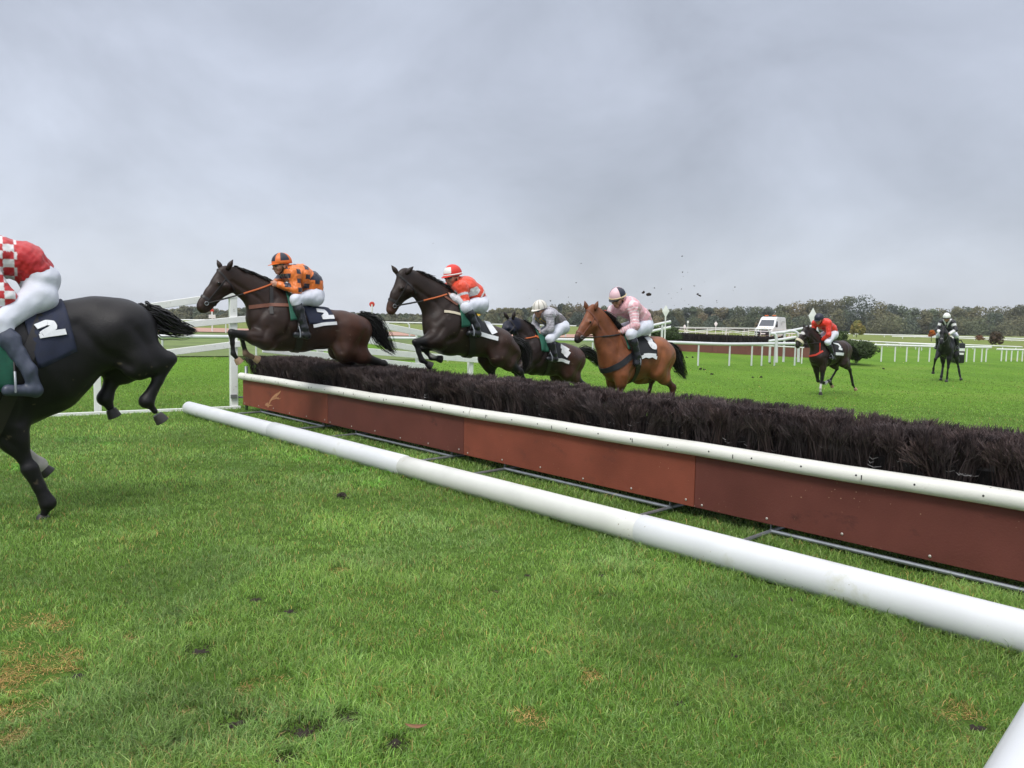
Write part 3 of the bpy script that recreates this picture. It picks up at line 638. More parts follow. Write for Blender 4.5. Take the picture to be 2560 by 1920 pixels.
    # coordinates for the pattern: along the spine, round it, and which limb
    ds = np.stack([np.minimum(seg_d(V, q['sho', d], q['elb', d]), seg_d(V, q['elb', d], q['wri', d])) for d in (1, -1)], 1)
    dt = np.minimum(np.minimum(seg_d(V, pe, wa), seg_d(V, wa, ch)), seg_d(V, ch, nb)) - .09 * s
    arm_m = (ds.min(1) < dt)
    sp = nb - pe; L_ = np.linalg.norm(sp); t_sp = ((V - pe) @ sp) / L_ / L_
    E_ = np.where((ds[:, 0] < ds[:, 1])[:, None], q['elb', 1], q['elb', -1]); W_ = np.where((ds[:, 0] < ds[:, 1])[:, None], q['wri', 1], q['wri', -1]); So = np.where((ds[:, 0] < ds[:, 1])[:, None], q['sho', 1], q['sho', -1])
    ua = W_ - E_; lw = np.linalg.norm(ua, axis=1); ta = np.einsum('ij,ij->i', V - E_, ua) / lw ** 2
    su = E_ - So; tu = np.einsum('ij,ij->i', V - So, su) / (np.linalg.norm(su, axis=1) ** 2)
    dlo = np.minimum(seg_d(V, q['elb', 1], q['wri', 1]), seg_d(V, q['elb', -1], q['wri', -1])); dup = np.minimum(seg_d(V, q['sho', 1], q['elb', 1]), seg_d(V, q['sho', -1], q['elb', -1]))
    la = np.where(dlo < dup, 1 + np.clip(ta, 0, 1), np.clip(tu, 0, 1))
    setcol(me, J['silk'](dict(V=V, t=t_sp, arm=arm_m, la=la, y=V[:, 1] / s, wa=wa, nb=nb, s=s)))
    jk = link('jacket', me, M['silk'], root, True)
    # breeches
    D = field([pe, wa] + [q[k, d] for k in ('hip', 'knee', 'ank') for d in (1, -1)], .2)
    D.chain([pe, pe + (wa - pe) * .55], [.155 * s, .140 * s], .05, 1.12)
    bt = J.get('bt', .12)
    for d in (1, -1):
        thigh(D, .017, d); D.chain([q['knee', d], q['knee', d] + (q['ank', d] - q['knee', d]) * bt], [.078 * s, .072 * s], .03)
        D.cone(q['hip', d] + np.array([-.05, 0, -.01]) * s, q['hip', d] + np.array([-.05, 0, -.01]) * s, .112 * s, .112 * s, .06)
    D.noise(.0011 * s, 45, 8)
    V, Q = D.mesh(); V = relax(V, Q, 1); link('breeches', npmesh('breeches', V, Q, np.full(len(Q), 4)), M['breech'], root, True)
    # boots
    for d in (1, -1):
        D = field([q['knee', d], q['ank', d], q['toe', d]], .2); calf(D, .011, d, bt); foot(D, .010, d); D.noise(.0012, 60, 2)
        V, Q = D.mesh(); V = relax(V, Q, 1); b = link('boot', npmesh('boot', V, Q, np.full(len(Q), 4)), M[J.get('boot', 'boot')], root, True)
        # stirrup iron under the ball of the foot
        mb = MB(); t = q['toe', d] * .65 + q['ank', d] * .35 + np.array([0, 0, -.04 * s]); wv = .062 * s
        mb.tube([t + np.array([0, -wv, -.045 * s]), t + np.array([0, wv, -.045 * s]), t + np.array([0, wv * .95, .03 * s]), t + np.array([0, 0, .11 * s]), t + np.array([0, -wv * .95, .03 * s]), t + np.array([0, -wv, -.045 * s])], .009 * s, 8); si = mb.build('stirrup', M['steel'], H['root'])
        mb = MB(); sd = H['f']; top = q['hip', d] * .35 + q['knee', d] * .65; top = top + np.array([0, 0, -.06]); mb.tube([t + np.array([0, 0, .11 * s]), top], .010 * s, 6); mb.build('stirrup_leather', M['leather'], H['root'])
    # helmet with peak, panels by sector
    mb = MB(); a, b_, c3 = .130 * s, .108 * s, .120 * s; hc = head + hu * .035 * s - hf * .012 * s; nu, nv = 32, 10; tmax = math.radians(J.get('hel', 102))
    V = []; 
    for j in range(nv + 1):
        th = tmax * j / nv
        for i in range(nu):
            ph = 2 * math.pi * i / nu; V.append(hc + hf * a * math.sin(th) * math.cos(ph) + hs * b_ * math.sin(th) * math.sin(ph) + hu * c3 * math.cos(th))
    for j in range(nv):
        for i in range(nu): mb.add([V[j * nu + i], V[(j + 1) * nu + i], V[(j + 1) * nu + (i + 1) % nu], V[j * nu + (i + 1) % nu]], [(0, 1, 2, 3)], J['cap'](i / nu, j / nv))
    me = mb.mesh('helmet'); bm = bmesh.new(); bm.from_mesh(me); bmesh.ops.remove_doubles(bm, verts=bm.verts, dist=.0005); bm.to_mesh(me); bm.free()
    hel = link('helmet', me, [M[k] for k in J['capmats']], root, True); md = hel.modifiers.new('thick', 'SOLIDIFY'); md.thickness = .014 * s; md.offset = 1
    mb = MB(); n = 14; pv = []
    for i in range(n + 1):
        ph = math.radians(-62 + 124 * i / n); p0 = hc + hf * (a + .008) * math.cos(ph) + hs * (b_ + .008) * math.sin(ph) + hu * (-.012) * s; ext = .062 * s * math.cos(ph * 1.35) ** .8 if abs(ph * 1.35) < 1.57 else 0
        p1 = p0 + hf * ext - hu * ext * .25; pv += [p0, p1, p1 - hu * .008 * s, p0 - hu * .008 * s]
    fs = []
    for i in range(n): x = i * 4; fs += [(x, x + 1, x + 5, x + 4), (x + 1, x + 2, x + 6, x + 5), (x + 2, x + 3, x + 7, x + 6)]
    mb.add(pv, fs); mb.build('peak', M[J.get('peak', J['capmats'][0])], hel)
    # goggles
    mb = MB()
    for d in (1, -1): mb.ell(head + hf * .090 * s + hs * d * .036 * s + hu * .002 * s, (.026 * s, .042 * s, .032 * s), hf, hs, hu)
    mb.tube([head + hu * .008 * s + hf * .082 * s * math.cos(p) + hs * .1 * s * math.sin(p) - hf * .008 for p in np.linspace(-2.2, 2.2, 20)], .014 * s, 8); mb.build('goggles', M['glass'], root)
    if J.get('band'):
        mb = MB(); mb.tube([hc + hu * J['band'][1] * s + hf * (a + .014) * math.cos(p) + hs * (b_ + .014) * math.sin(p) for p in np.linspace(0, 6.2832, 33)], .010 * s, 6); mb.build('goggle_strap', M[J['band'][0]], hel)
    mb = MB(); mb.tube([head + hs * .1 * s - hu * .0 * s, head + hs * .075 * s - hu * .09 * s + hf * .02, head + hf * .05 * s - hu * .135 * s, head - hs * .075 * s - hu * .09 * s + hf * .02, head - hs * .1 * s], .008 * s, 6); mb.build('chin_strap', M['leather'], hel)
    # reins run from the hands to the bit
    for d in (1, -1):
        h = H['hands'][d]; bt_ = H['bit'] + np.array([0, d * .07 * H['sc'], 0]); mid = h * .5 + bt_ * .5 + np.array([0, d * .10, -.03])
        pts = []
        for t in np.linspace(0, 1, 12):
            p = h * (1 - t) ** 2 + 2 * t * (1 - t) * mid + bt_ * t * t; o = p + np.array([0, d * .5, 0]); hit = H['bvh'].ray_cast(Vector(o), Vector((0, -d, 0)), .5)
            if hit[0] is not None and hit[0][1] * d > p[1] * d: p = np.array(hit[0]) + np.array([0, d * .008, 0])
            pts.append(p)
        mb = MB(); k = 5; mb.tube(pts[:k + 1], .013 * s, 6); mb.tube(pts[k:], .008 * s, 6, mi=1); mb.build('rein', [M[J.get('rein', 'tan')], M['leather']], H['br'])
    return root
# ------------------------------------------------------------------ ground
def ground():
    ys = np.concatenate([np.arange(-25, 2, 3.0), np.arange(2, 30, .5), np.arange(30, 70, 1.5), np.arange(70, 200, 8), np.geomspace(200, 1800, 26)])
    xs = np.concatenate([-np.geomspace(1500, 44, 22), np.arange(-40, 41, 1.0), np.geomspace(44, 1500, 22)])
    X, Y = np.meshgrid(xs, ys); Z = gz(X, Y); V = np.stack([X, Y, Z], -1).reshape(-1, 3); nx = len(xs)
    i, j = np.meshgrid(np.arange(nx - 1), np.arange(len(ys) - 1)); a = (j * nx + i).ravel(); Q = np.stack([a, a + 1, a + nx + 1, a + nx], 1)
    me = npmesh('ground', V, Q, np.full(len(Q), 4))
    m = bpy.data.materials.new('turf'); m.use_nodes = True; t = m.node_tree; P = t.nodes['Principled BSDF']; P.inputs['Roughness'].default_value = .95; P.inputs['Specular IOR Level'].default_value = .1
    tcn = t.nodes.new('ShaderNodeTexCoord'); sp = t.nodes.new('ShaderNodeSeparateXYZ'); t.links.new(tcn.outputs['Object'], sp.inputs[0])
    def noise(s, d=5, sc=None):
        n = t.nodes.new('ShaderNodeTexNoise'); n.inputs['Scale'].default_value = s; n.inputs['Detail'].default_value = d
        if sc:
            mp_ = t.nodes.new('ShaderNodeMapping'); mp_.inputs['Scale'].default_value = sc; t.links.new(tcn.outputs['Object'], mp_.inputs[0]); t.links.new(mp_.outputs[0], n.inputs['Vector'])
        else: t.links.new(tcn.outputs['Object'], n.inputs['Vector'])
        return n.outputs[0]
    def rng(v, a, b, c=0, d=1):
        r = t.nodes.new('ShaderNodeMapRange'); t.links.new(v, r.inputs[0]); r.inputs[1].default_value = a; r.inputs[2].default_value = b; r.inputs[3].default_value = c; r.inputs[4].default_value = d; return r.outputs[0]
    def mix(f, a, b):
        x = t.nodes.new('ShaderNodeMix'); x.data_type = 'RGBA'; t.links.new(f, x.inputs[0])
        for k, q in ((6, a), (7, b)):
            if isinstance(q, tuple): x.inputs[k].default_value = (*q, 1)
            else: t.links.new(q, x.inputs[k])
        return x.outputs[2]
    g = mix(rng(noise(.35), .35, .65), (.133, .265, .027), (.163, .295, .036)); g = mix(rng(noise(9, 8), .42, .72), g, (.10, .205, .02)); g = mix(rng(noise(2.2, 6), .58, .75), g, (.17, .25, .05)); g = mix(rng(noise(.5, 7, (1, .35, 1)), .45, .7), g, (.105, .21, .024)); g = mix(rng(noise(.22, 6), .55, .72), g, (.19, .27, .05))
    near = mix(rng(noise(14, 8), .35, .7), (.06, .11, .018), (.10, .18, .03))
    far = mix(rng(noise(.06, 6), .35, .65), (.17, .23, .05), (.21, .23, .08))
    c = mix(rng(sp.outputs[1], 9, 22), near, g); c = mix(rng(sp.outputs[1], 52, 60), c, far)
    t.links.new(c, P.inputs['Base Color'])
    b = t.nodes.new('ShaderNodeBump'); b.inputs['Strength'].default_value = .9; b.inputs['Distance'].default_value = .06; t.links.new(noise(26, 8), b.inputs['Height']); t.links.new(b.outputs[0], P.inputs['Normal'])
    tag(link('ground', me, m, None, True), kind='structure')
    # rough bank of dull grass behind the rail on the left, sand track beyond
    def strip(name, pts, m_, lift):
        V = []; n = len(pts)
        for (a, b) in pts:
            for u in np.linspace(0, 1, 6): p = np.array(a) * (1 - u) + np.array(b) * u; V.append((p[0], p[1], float(gz(p[0], p[1])) + lift))
        fs = [(i * 6 + k, i * 6 + k + 1, (i + 1) * 6 + k + 1, (i + 1) * 6 + k) for i in range(n - 1) for k in range(5)]
        tag(link(name, newmesh(name, V, fs), m_, None, True), kind='structure')
    sand = mat('pink_sand', (.43, .25, .19), .95, .12, .8, .3, 5)
    dull = mat('dull_grass', (.13, .18, .045), .95, .3, .5, .9, 9)
    P0 = []
    for px, d0, d1 in ((-250, 62, 82), (300, 60, 80), (700, 60, 79), (1000, 60, 78), (1250, 62, 80), (1500, 68, 86), (1700, 74, 92), (1860, 80, 98), (1985, 84, 104), (2060, 92, 112)):
        a = at(px, 960, 1); P0.append(((a[0] * d0, d0), (a[0] * d1, d1)))
    strip('sand_track', P0, sand, .05)
    P1 = []
    for px, d0, d1 in ((-300, 25, 58), (300, 26, 58), (700, 28, 58), (1000, 31, 58), (1300, 34, 59), (1500, 38, 62), (1650, 44, 66)):
        a = at(px, 960, 1); P1.append(((a[0] * d0, d0), (a[0] * d1, d1)))
    strip('rough_grass_bank', P1, dull, .03)
ground()
STRAW = [(70, 1560, .16), (150, 1570, .12), (25, 1625, .12), (60, 1690, .28), (150, 1680, .16), (30, 1790, .13), (90, 1775, .1), (20, 1850, .1), (1320, 1800, .10), (1480, 1690, .08), (850, 1428, .08), (480, 1560, .05), (330, 1600, .06), (620, 1720, .08), (700, 1700, .06), (460, 1790, .06), (2400, 1790, .12)]
HOLES = [(725, 1530, .08), (640, 1500, .07), (500, 1630, .10), (760, 1835, .10), (870, 1800, .1), (1500, 1440, .06), (1320, 1440, .05), (590, 1810, .09), (2440, 1820, .08), (200, 1690, .08), (1240, 1480, .05), (980, 1860, .08), (300, 1420, .06), (700, 1905, .08)]
CLOVER = [(860, 1180, .35), (940, 1215, .22), (1000, 1180, .25), (1060, 1200, .2), (200, 1100, .3), (280, 1110, .25), (60, 1170, .25), (760, 1150, .2)]
def grass():
    n = 1150000; r = RNG
    # density falls with distance: sample distance from p(d) ~ 1/d
    q_ = r.random(n); a_, b_ = 2.0 ** -.55, 42 ** -.55; d = (a_ + (b_ - a_) * q_) ** (-1 / .55); x = (r.random(n) * 2 - 1) * (.74 * d + 2.0); y = d
    keep = np.ones(n, bool)
    pat = vnoise(x, y, .55, 1); pat2 = vnoise(x, y, .16, 2); big = vnoise(x, y, 2.2, 4); fine = vnoise(x, y, .07, 6)
    keep &= r.random(n) < (.22 + 1.15 * pat2 * (.45 + fine)); 
    def spots(Ls):
        m = np.zeros(n)
        for (px, py, rr) in Ls:
            g = gpt(px, py); dd = np.hypot(x - g[0], y - g[1]) + (fine - .5) * rr * .9; m = np.maximum(m, 1 - sst(rr * .45, rr, dd))
        return m
    st, ho, cl = spots(STRAW), spots(HOLES), spots(CLOVER)
    keep &= r.random(n) > ho * .3; keep &= r.random(n) > sst(16, 42, d)
    x, y, d, pat, pat2, big, fine, st, cl, ho = [q[keep] for q in (x, y, d, pat, pat2, big, fine, st, cl, ho)]; n = len(x)
    z = gz(x, y)
    h = (.014 + .024 * pat * (.4 + r.random(n)) + .016 * pat2) * np.where(r.random(n) < .05, 1.5, 1) * (1 - .55 * st) * (1 - .5 * ho)
    h *= (1 + .55 * (1 - sst(.0, .35, np.abs(sidepole(x, y) - .99)))) * (1 + .5 * sst(0, 1, 1 - np.abs(sidepole(x, y) - .4) / .6) )
    h *= 1 - .25 * sst(8, 22, d)
    wd = np.maximum(.0028 + .0020 * r.random(n), d * .00078) * (1 + 1.6 * cl)
    lean = h * (.3 + 1.15 * r.random(n)) * (1 + .9 * st); dirn = r.random(n) * 6.283
    wind = vnoise(x, y, .22, 9) * 6.283 * 1.4; mixd = r.random(n) < .22; dirn = np.where(mixd, wind + r.normal(0, .5, n), dirn)
    hz = np.where(st > .4, h * .6, h)
    lx, ly = np.cos(dirn) * lean, np.sin(dirn) * lean
    yaw = r.random(n) * 3.1416; bx, by = np.cos(yaw) * wd * .5, np.sin(yaw) * wd * .5
    V = np.empty((n, 5, 3), np.float32)
    for k, (sx, t, tz) in enumerate(((-1, 0, 0), (1, 0, 0), (1, .30, .62), (-1, .30, .62), (0, 1, 1))):
        ws = 1 if k < 2 else .8
        V[:, k, 0] = x + sx * bx * ws + lx * t; V[:, k, 1] = y + sx * by * ws + ly * t; V[:, k, 2] = z - .004 * (k < 2) + hz * tz * np.where(k == 4, .92, 1)
    b = np.arange(n)[:, None] * 5
    loops = np.concatenate([b + np.array([[0, 1, 2, 3]]), b + np.array([[3, 2, 4]])], 1).ravel(); sizes = np.tile([4, 3], n)
    g0 = np.array([.19, .355, .05]); g1 = np.array([.36, .53, .115]); g2 = np.array([.50, .57, .23]); dry = np.array([.62, .40, .14]); bl = np.array([.19, .37, .12]); brt = np.array([.20, .46, .055])
    q = np.clip(.55 * big + .45 * pat + r.normal(0, .22, n), 0, 1)[:, None]; C = g0 * (1 - q) + g1 * q
    m = (r.random(n) < .22)[:, None]; C = np.where(m, C * .5 + g2 * .5, C); m = (r.random(n) < .15)[:, None]; C = np.where(m, C * .4 + bl * .6, C)
    fr = sst(8, 20, d)[:, None]; C = C * (1 - fr) + (C * .25 + np.array([.205, .365, .04]) * .75) * fr
    C = C * (1 - cl[:, None] * .7) + brt * cl[:, None] * .7
    pd = np.clip(.035 + .05 * (vnoise(x, y, .3, 12) > .62) + .82 * st, 0, .9) * (1 - .7 * sst(8, 16, d)); m = (r.random(n) < pd)[:, None]; C = np.where(m, dry * (.6 + .6 * r.random((n, 1))), C)
    C = C * (.55 + .9 * r.random((n, 1)) ** 1.3)
    pit_ = sst(.80, .90, vnoise(x, y, .115, 31)) * (vnoise(x, y, .8, 32) > .45) * (1 - sst(9, 14, d)); ho2 = np.clip(ho * 1.15 + .8 * pit_, 0, 1)
    C = C * (.76 + .62 * vnoise(x, y, .75, 33) * (1 - sst(10, 20, d)) + .31 * sst(10, 20, d))[:, None]; gy = (sst(.55, .8, vnoise(x, y, .55, 35)) * .16 * (1 - sst(9, 18, d)))[:, None]; C = C * (1 - gy) + (C.mean(1, keepdims=True) * np.array([.92, 1.22, .78])) * gy
    C = C * (1 - .42 * pit_[:, None]); sm = (r.random(n) < ho * .85)[:, None]; C = np.where(sm, np.array([.055, .040, .026]) * (.5 + r.random((n, 1))), C)
    V[:, 2:, 2] -= ((V[:, 2:, 2] - z[:, None]) * (.55 * ho2)[:, None]).astype(np.float32)
    C = (C * .95 + C.mean(1, keepdims=True) * np.array([.04, .055, .05])) * .99
    CC = np.repeat(C[:, None, :], 5, 1)
    me = npmesh('grass', V.reshape(-1, 3), loops, sizes); setcol(me, CC.reshape(-1, 3))
    tag(link('grass', me, M['grass']), kind='stuff')
# ------------------------------------------------------------------ the brush fence
TH = .8309; FU = np.array([math.cos(TH), -math.sin(TH), 0]); FN = np.array([-math.sin(TH), -math.cos(TH), 0]); FO = np.array([-1.4834, 10.0, 0])
UP = np.array([0, 0, 1.0])
def fp(t, o, z): return FO + FU * t + FN * o + UP * z          # along, towards the camera, up
def sidepole(x, y): return (x - FO[0]) * FN[0] + (y - FO[1]) * FN[1]
T0, T1, SEG = -4.96, 11.1, 3.235
def brush_mesh(t0, t1, depth, zt, o_front, nb_rows, seed, per, zb=.30, sp=.13, scale=1.0, core=True):
    r = np.random.default_rng(seed); Vs, Cs, Ls, Ss = [], [], [], []; cnt = 0
    def strips(P, Wd, C):      # P (n,k,3) centre lines, Wd (n,k) widths -> ribbons facing at random
        nonlocal cnt
        n, k, _ = P.shape; a = r.normal(size=(n, 1, 3)); T = P[:, -1:] - P[:, :1]; b = np.cross(a, T); b /= np.linalg.norm(b, axis=2, keepdims=True) + 1e-9
        V = np.stack([P - b * Wd[..., None] / 2, P + b * Wd[..., None] / 2], 2).reshape(n, k * 2, 3)
        base = cnt + np.arange(n)[:, None] * (2 * k); q = np.array([[2 * i, 2 * i + 1, 2 * i + 3, 2 * i + 2] for i in range(k - 1)]).ravel()
        Vs.append(V.reshape(-1, 3)); Cs.append(np.repeat(C[:, None], 2 * k, 1).reshape(-1, 3)); Ls.append((base + q[None]).ravel()); Ss.append(np.full(n * (k - 1), 4)); cnt += n * 2 * k
    nt = int((t1 - t0) / sp)
    for row in range(nb_rows):
        o = o_front - depth * (row / max(nb_rows - 1, 1)); front = row == 0; back = row == nb_rows - 1
        for i in range(nt):
            tc = t0 + (i + .5 + .35 * r.normal()) * sp; oc = o + .03 * r.normal(); top = zt + .022 * r.normal() + (-.035 if front else 0) + .02 * math.sin(tc * 2.1 + seed)
            near = 1.0 if tc > .5 else .75
            n = int(per * (1.0 if row < 2 else .7 if not back else .9) * near)
            tint = np.array([.037, .028, .028]) * (.5 + .9 * r.random()) + np.array([.012, .004, .0]) * r.random()
            sprd = (.085 + .04 * r.random()) * scale; leanO = (.03 + .07 * r.random()) if front else (-.06 if back else .02 * r.normal()); leanT = .07 * r.normal()
            zst = zb + (top - zb) * (.42 + .28 * r.random(n))
            # upper brushy sprays: start gathered in the neck of the bundle, fan outwards
            ang = r.random(n) * 6.283; rr = np.sqrt(r.random(n)) * sprd
            p0 = np.stack([tc + .03 * r.normal(size=n), oc + .03 * r.normal(size=n), zst], 1); ln = top - zst + .022 * r.normal(size=n)
            p2 = np.stack([tc + np.cos(ang) * rr + leanT, oc + np.sin(ang) * rr + leanO * (.6 + .8 * r.random(n)), zst + ln - rr * .55], 1); p1 = p0 * .5 + p2 * .5; p1[:, 2] += .04; p1[:, :2] = p0[:, :2] * .62 + p2[:, :2] * .38
            P = np.stack([p0, p1, p2], 1); Wd = np.tile(np.array([.006, .005, .002]) * scale, (n, 1)) * (.7 + .6 * r.random((n, 1)))
            C = tint * (.55 + .9 * r.random((n, 1))); strips(P, Wd, C)
            # fine tips, highlights of the lit top put into a lighter tint
            m = n * 7; s_ = r.integers(0, n, m); u = (.45 + .55 * r.random(m))[:, None]; q0 = p1[s_] * (1 - u) + p2[s_] * u
            dr = p2[s_] - p1[s_]; dr /= np.linalg.norm(dr, axis=1, keepdims=True); q1 = q0 + (dr * (.8 + .5 * r.random((m, 1))) + r.normal(size=(m, 3)) * .20 + np.array([0, 0, .40])) * (.022 + .034 * r.random((m, 1))) * scale
            strips(np.stack([q0, q1], 1), np.tile(np.array([.0046, .0026]) * scale, (m, 1)) * (.8 + .6 * r.random((m, 1))), tint * (.6 + 1.5 * r.random((m, 1))) + np.array([.012, .009, .010]))
            if row == 0:   # stems down to the board, shade low down put into a darker tint
                n2 = int(per * .8); p = np.stack([tc + sp * .6 * r.normal(size=n2), oc - .03 - np.abs(.03 * r.normal(size=n2)), np.full(n2, zb)], 1); e = p + np.stack([.05 * r.normal(size=n2), -np.abs(.03 * r.normal(size=n2)), (top - .12 - zb) * (.3 + .7 * r.random(n2))], 1)
                strips(np.stack([p, p * .5 + e * .5 + .012 * r.normal(size=(n2, 3)), e], 1), np.tile([.005, .0045, .003], (n2, 1)), np.where(r.random((n2, 1)) < .07, np.array([[.10, .08, .075]]), tint * .5 * (.5 + r.random((n2, 1)))))
    if scale == 1.0:       # pale twine ties across the bundles
        m = 170; tt = t0 + .2 + (t1 - t0 - .4) * r.random(m); zz = r.choice([.70, .735, .78], m) + .012 * r.normal(size=m); ln = (.03 + .07 * r.random(m)); oo = o_front + .035 + .012 * r.normal(size=m)
        P = np.stack([np.stack([tt, oo - .01, zz], 1), np.stack([tt + ln * .5, oo + .005, zz - .012], 1), np.stack([tt + ln, oo - .012, zz + .003 * r.normal(size=m)], 1)], 1); strips(P, np.tile([.003, .004, .003], (m, 1)), np.tile([.30, .29, .29], (m, 1)) * (.3 + .9 * r.random((m, 1))))
    V = np.concatenate(Vs); V[:, 2] = np.minimum(V[:, 2], zt + .006 + .032 * np.repeat(r.random(len(V) // 2 + 1), 2)[:len(V)]); lo_ = (V[:, 2] < .73) & (V[:, 1] > o_front + .06); V[lo_, 1] = o_front + .06 - .03 * r.random(lo_.sum()); W = FO[None] + FU[None] * V[:, :1] + FN[None] * V[:, 1:2] + UP[None] * V[:, 2:]
    return W, np.concatenate(Ls), np.concatenate(Ss), np.concatenate(Cs)
def fence():
    root = thing('brush_fence', fp(0, 0, 0), 'long dark birch brush steeplechase fence behind red boards and a cream rail in the foreground', 'fence')
    o0 = np.array(root.location)
    def put(me): me.transform(Matrix.Translation(-Vector(root.location))); return me
    W, Ls, Ss, Cs = brush_mesh(T0 + .06, T1, .74, .968, -.10, 6, 4, 66)
    me = npmesh('brush', W, Ls, Ss); setcol(me, Cs); link('brush', put(me), M['twig'], root)
    mb = MB(); mb.box(fp((T0 + T1) / 2 + .1, -.47, .48), (T1 - T0 - .3, .50, .52), FU, FN); link('packing', put(mb.mesh('packing')), M['dark'], root)
    # boards: alternate bright and dull, butted
    jt = [T0, -1.87, 1.40, 4.63, 7.86, T1]; nm = 0
    for i in range(len(jt) - 1):
        mb = MB(); a, b = jt[i] + .003, jt[i + 1] - .003; mb.box(fp((a + b) / 2, 0.02, .355), (b - a, .022, .50), FU, FN, bev=.004)
        o = link('board', put(mb.mesh('board')), M['board1'] if i in (0, 2, 4) else M['board2'], root)
        o['label'] = 'bright red-brown board' if i in (0, 2, 4) else 'dull dark brown board'
        for k in range(6):
            mb = MB(); tt = a + .08 + (b - a - .16) * k / 5; mb.ell(fp(tt, .034, .138 + .01 * ((k * 7) % 3)), (.011, .005, .011), FU, FN, UP, 10, 6); link('screw', put(mb.mesh('screw')), M['screw'], root, True)
    # scraped pale mark on the first board
    mb = MB(); pts = [((690, 1001), (696, 1003), 4), ]
    def on(px, py, o=.0325):
        r = ray(px, py); Q = fp(0, o, 0); t = ((Q - CAM) @ FN) / (r @ FN); return CAM + r * t
    def stroke(pl, ws):
        V = []; 
        for i, (p, wv) in enumerate(zip(pl, ws)):
            q = np.array(pl[min(i + 1, len(pl) - 1)]) - np.array(pl[max(i - 1, 0)]); q = q / np.linalg.norm(q); nrm = np.array([-q[1], q[0]]) * wv
            V += [on(p[0] - nrm[0], p[1] - nrm[1]), on(p[0] + nrm[0], p[1] + nrm[1])]
        n = len(V) // 2; mb.add(V, [(2 * i, 2 * i + 1, 2 * i + 3, 2 * i + 2) for i in range(n - 1)])
    def z1(x, y): return (600 + x / 9.217, 930 + y / 9.217)
    stroke([z1(*p) for p in ((672, 740), (700, 665), (760, 600), (840, 530), (905, 480), (940, 430))], [1.2, 1.6, 3.2, 3.6, 2.0, .4])
    stroke([z1(*p) for p in ((760, 620), (830, 600), (900, 620), (940, 600))], [2.4, 2.0, .9, .3]); stroke([z1(*p) for p in ((800, 570), (870, 600), (900, 575))], [1.5, 1, .3])
    stroke([z1(*p) for p in ((585, 770), (610, 745), (640, 760), (650, 800))], [1.2, 3.4, 3.6, 1.0]); stroke([z1(*p) for p in ((650, 770), (700, 770), (750, 772))], [2.2, 1.4, .6]); stroke([z1(*p) for p in ((640, 700), (645, 740), (655, 800), (640, 825))], [.5, 1.3, 1.6, .4])
    o = link('scuff_mark', put(mb.mesh('scuff_mark')), M['scuff'], root); md = o.modifiers.new('t', 'SOLIDIFY'); md.thickness = .003; md.offset = 0
    # rail: cream pipe sections with small joints and drilled bolts
    rj = [T0 - .03, 1.60, 8.15, T1]
    for i in range(len(rj) - 1):
        mb = MB(); a, b = rj[i], rj[i + 1]; ts = np.linspace(a, b - .012, 16); mb.tube([fp(t, .05, .625 + .004 * math.sin(t * 3)) for t in ts], .062, 18); me = put(mb.mesh('rail')); o = link('rail', me, M['cream'], root, True); me.set_sharp_from_angle(angle=.7)
    k = 0; t = T0 + .25
    while t < T1:
        mb = MB(); mb.ell(fp(t, .05 + .060, .632), (.008, .006, .008), FU, FN, UP, 8, 6); link('bolt', put(mb.mesh('bolt')), M['bolt'], root, True)
        k += 1; t += .42 if k % 3 else .40
    for t in np.arange(T0 + .45, T1, 1.05):
        mb = MB(); mb.box(fp(t + .1, .05 + .0625, .622), (.008, .004, .035), FU, FN, bev=.002); link('slot', put(mb.mesh('slot')), M['bolt'], root)
    # galvanised ground frames and feet
    for a, b in ((-4.25, -2.05), (-1.09, 1.14), (2.11, 4.36), (5.35, 7.55), (8.6, 10.7)):
        mb = MB(); rr = .017
        mb.tube([fp(a, .0, .30), fp(a, 0, .045), fp(b, 0, .045), fp(b, 0, .30)], rr, 8)
        for q in (a, b): mb.tube([fp(q, .0, .043), fp(q, .90, .035)], rr, 8); mb.tube([fp(q, -.02, .043), fp(q, -.85, .04)], rr, 8)
        mb.tube([fp(a, -.85, .04), fp(b, -.85, .04)], rr, 8)
        for q in (a, b): mb.tube([fp(q, -.85, .04), fp(q, -.85, .5)], rr, 8)
        me = put(mb.mesh('ground_frame')); link('ground_frame', me, M['steel'], root, True); me.set_sharp_from_angle(angle=.7)
    for oo in (-.02, -.75): mb = MB(); mb.tube([fp(T0 + .03, oo, 0.0), fp(T0 + .03, oo, .80)], .028, 8); me = put(mb.mesh('end_post')); link('end_post', me, M['steel'], root, True)
    # ------------------------------------------------ white plastic guard pole on the ground
    pr = thing('ground_pole', fp(0, .984, 0), 'thick white plastic pole lying on the grass in front of the brush fence', 'pole')
    op, R_ = .984, .1175; js = [-4.95, -1.68, 1.55, 4.80, 8.05, 11.3]
    for i in range(len(js) - 1):
        a, b = js[i], js[i + 1] + .03; mb = MB(); tsn = [a] + list(np.linspace(a + .01, b - .01, 10)) + [b]; ra = R_ + (.002 if i % 2 else -.006)
        P_ = [fp(t, op + .004 * math.sin(t), R_ - .012) - np.array(pr.location) for t in tsn]; rs = [ra - .007] + [ra] * 10 + [ra - .007]
        mb.tube(P_, rs, 28); 
        if i == 0: mb.ell(P_[0], (.02, R_ - .006, R_ - .006), FU, FN, UP, 28, 12)
        o = mb.build('pole_section', M['pvc2'] if i in (2, 4) else M['pvc'], pr)
    return root
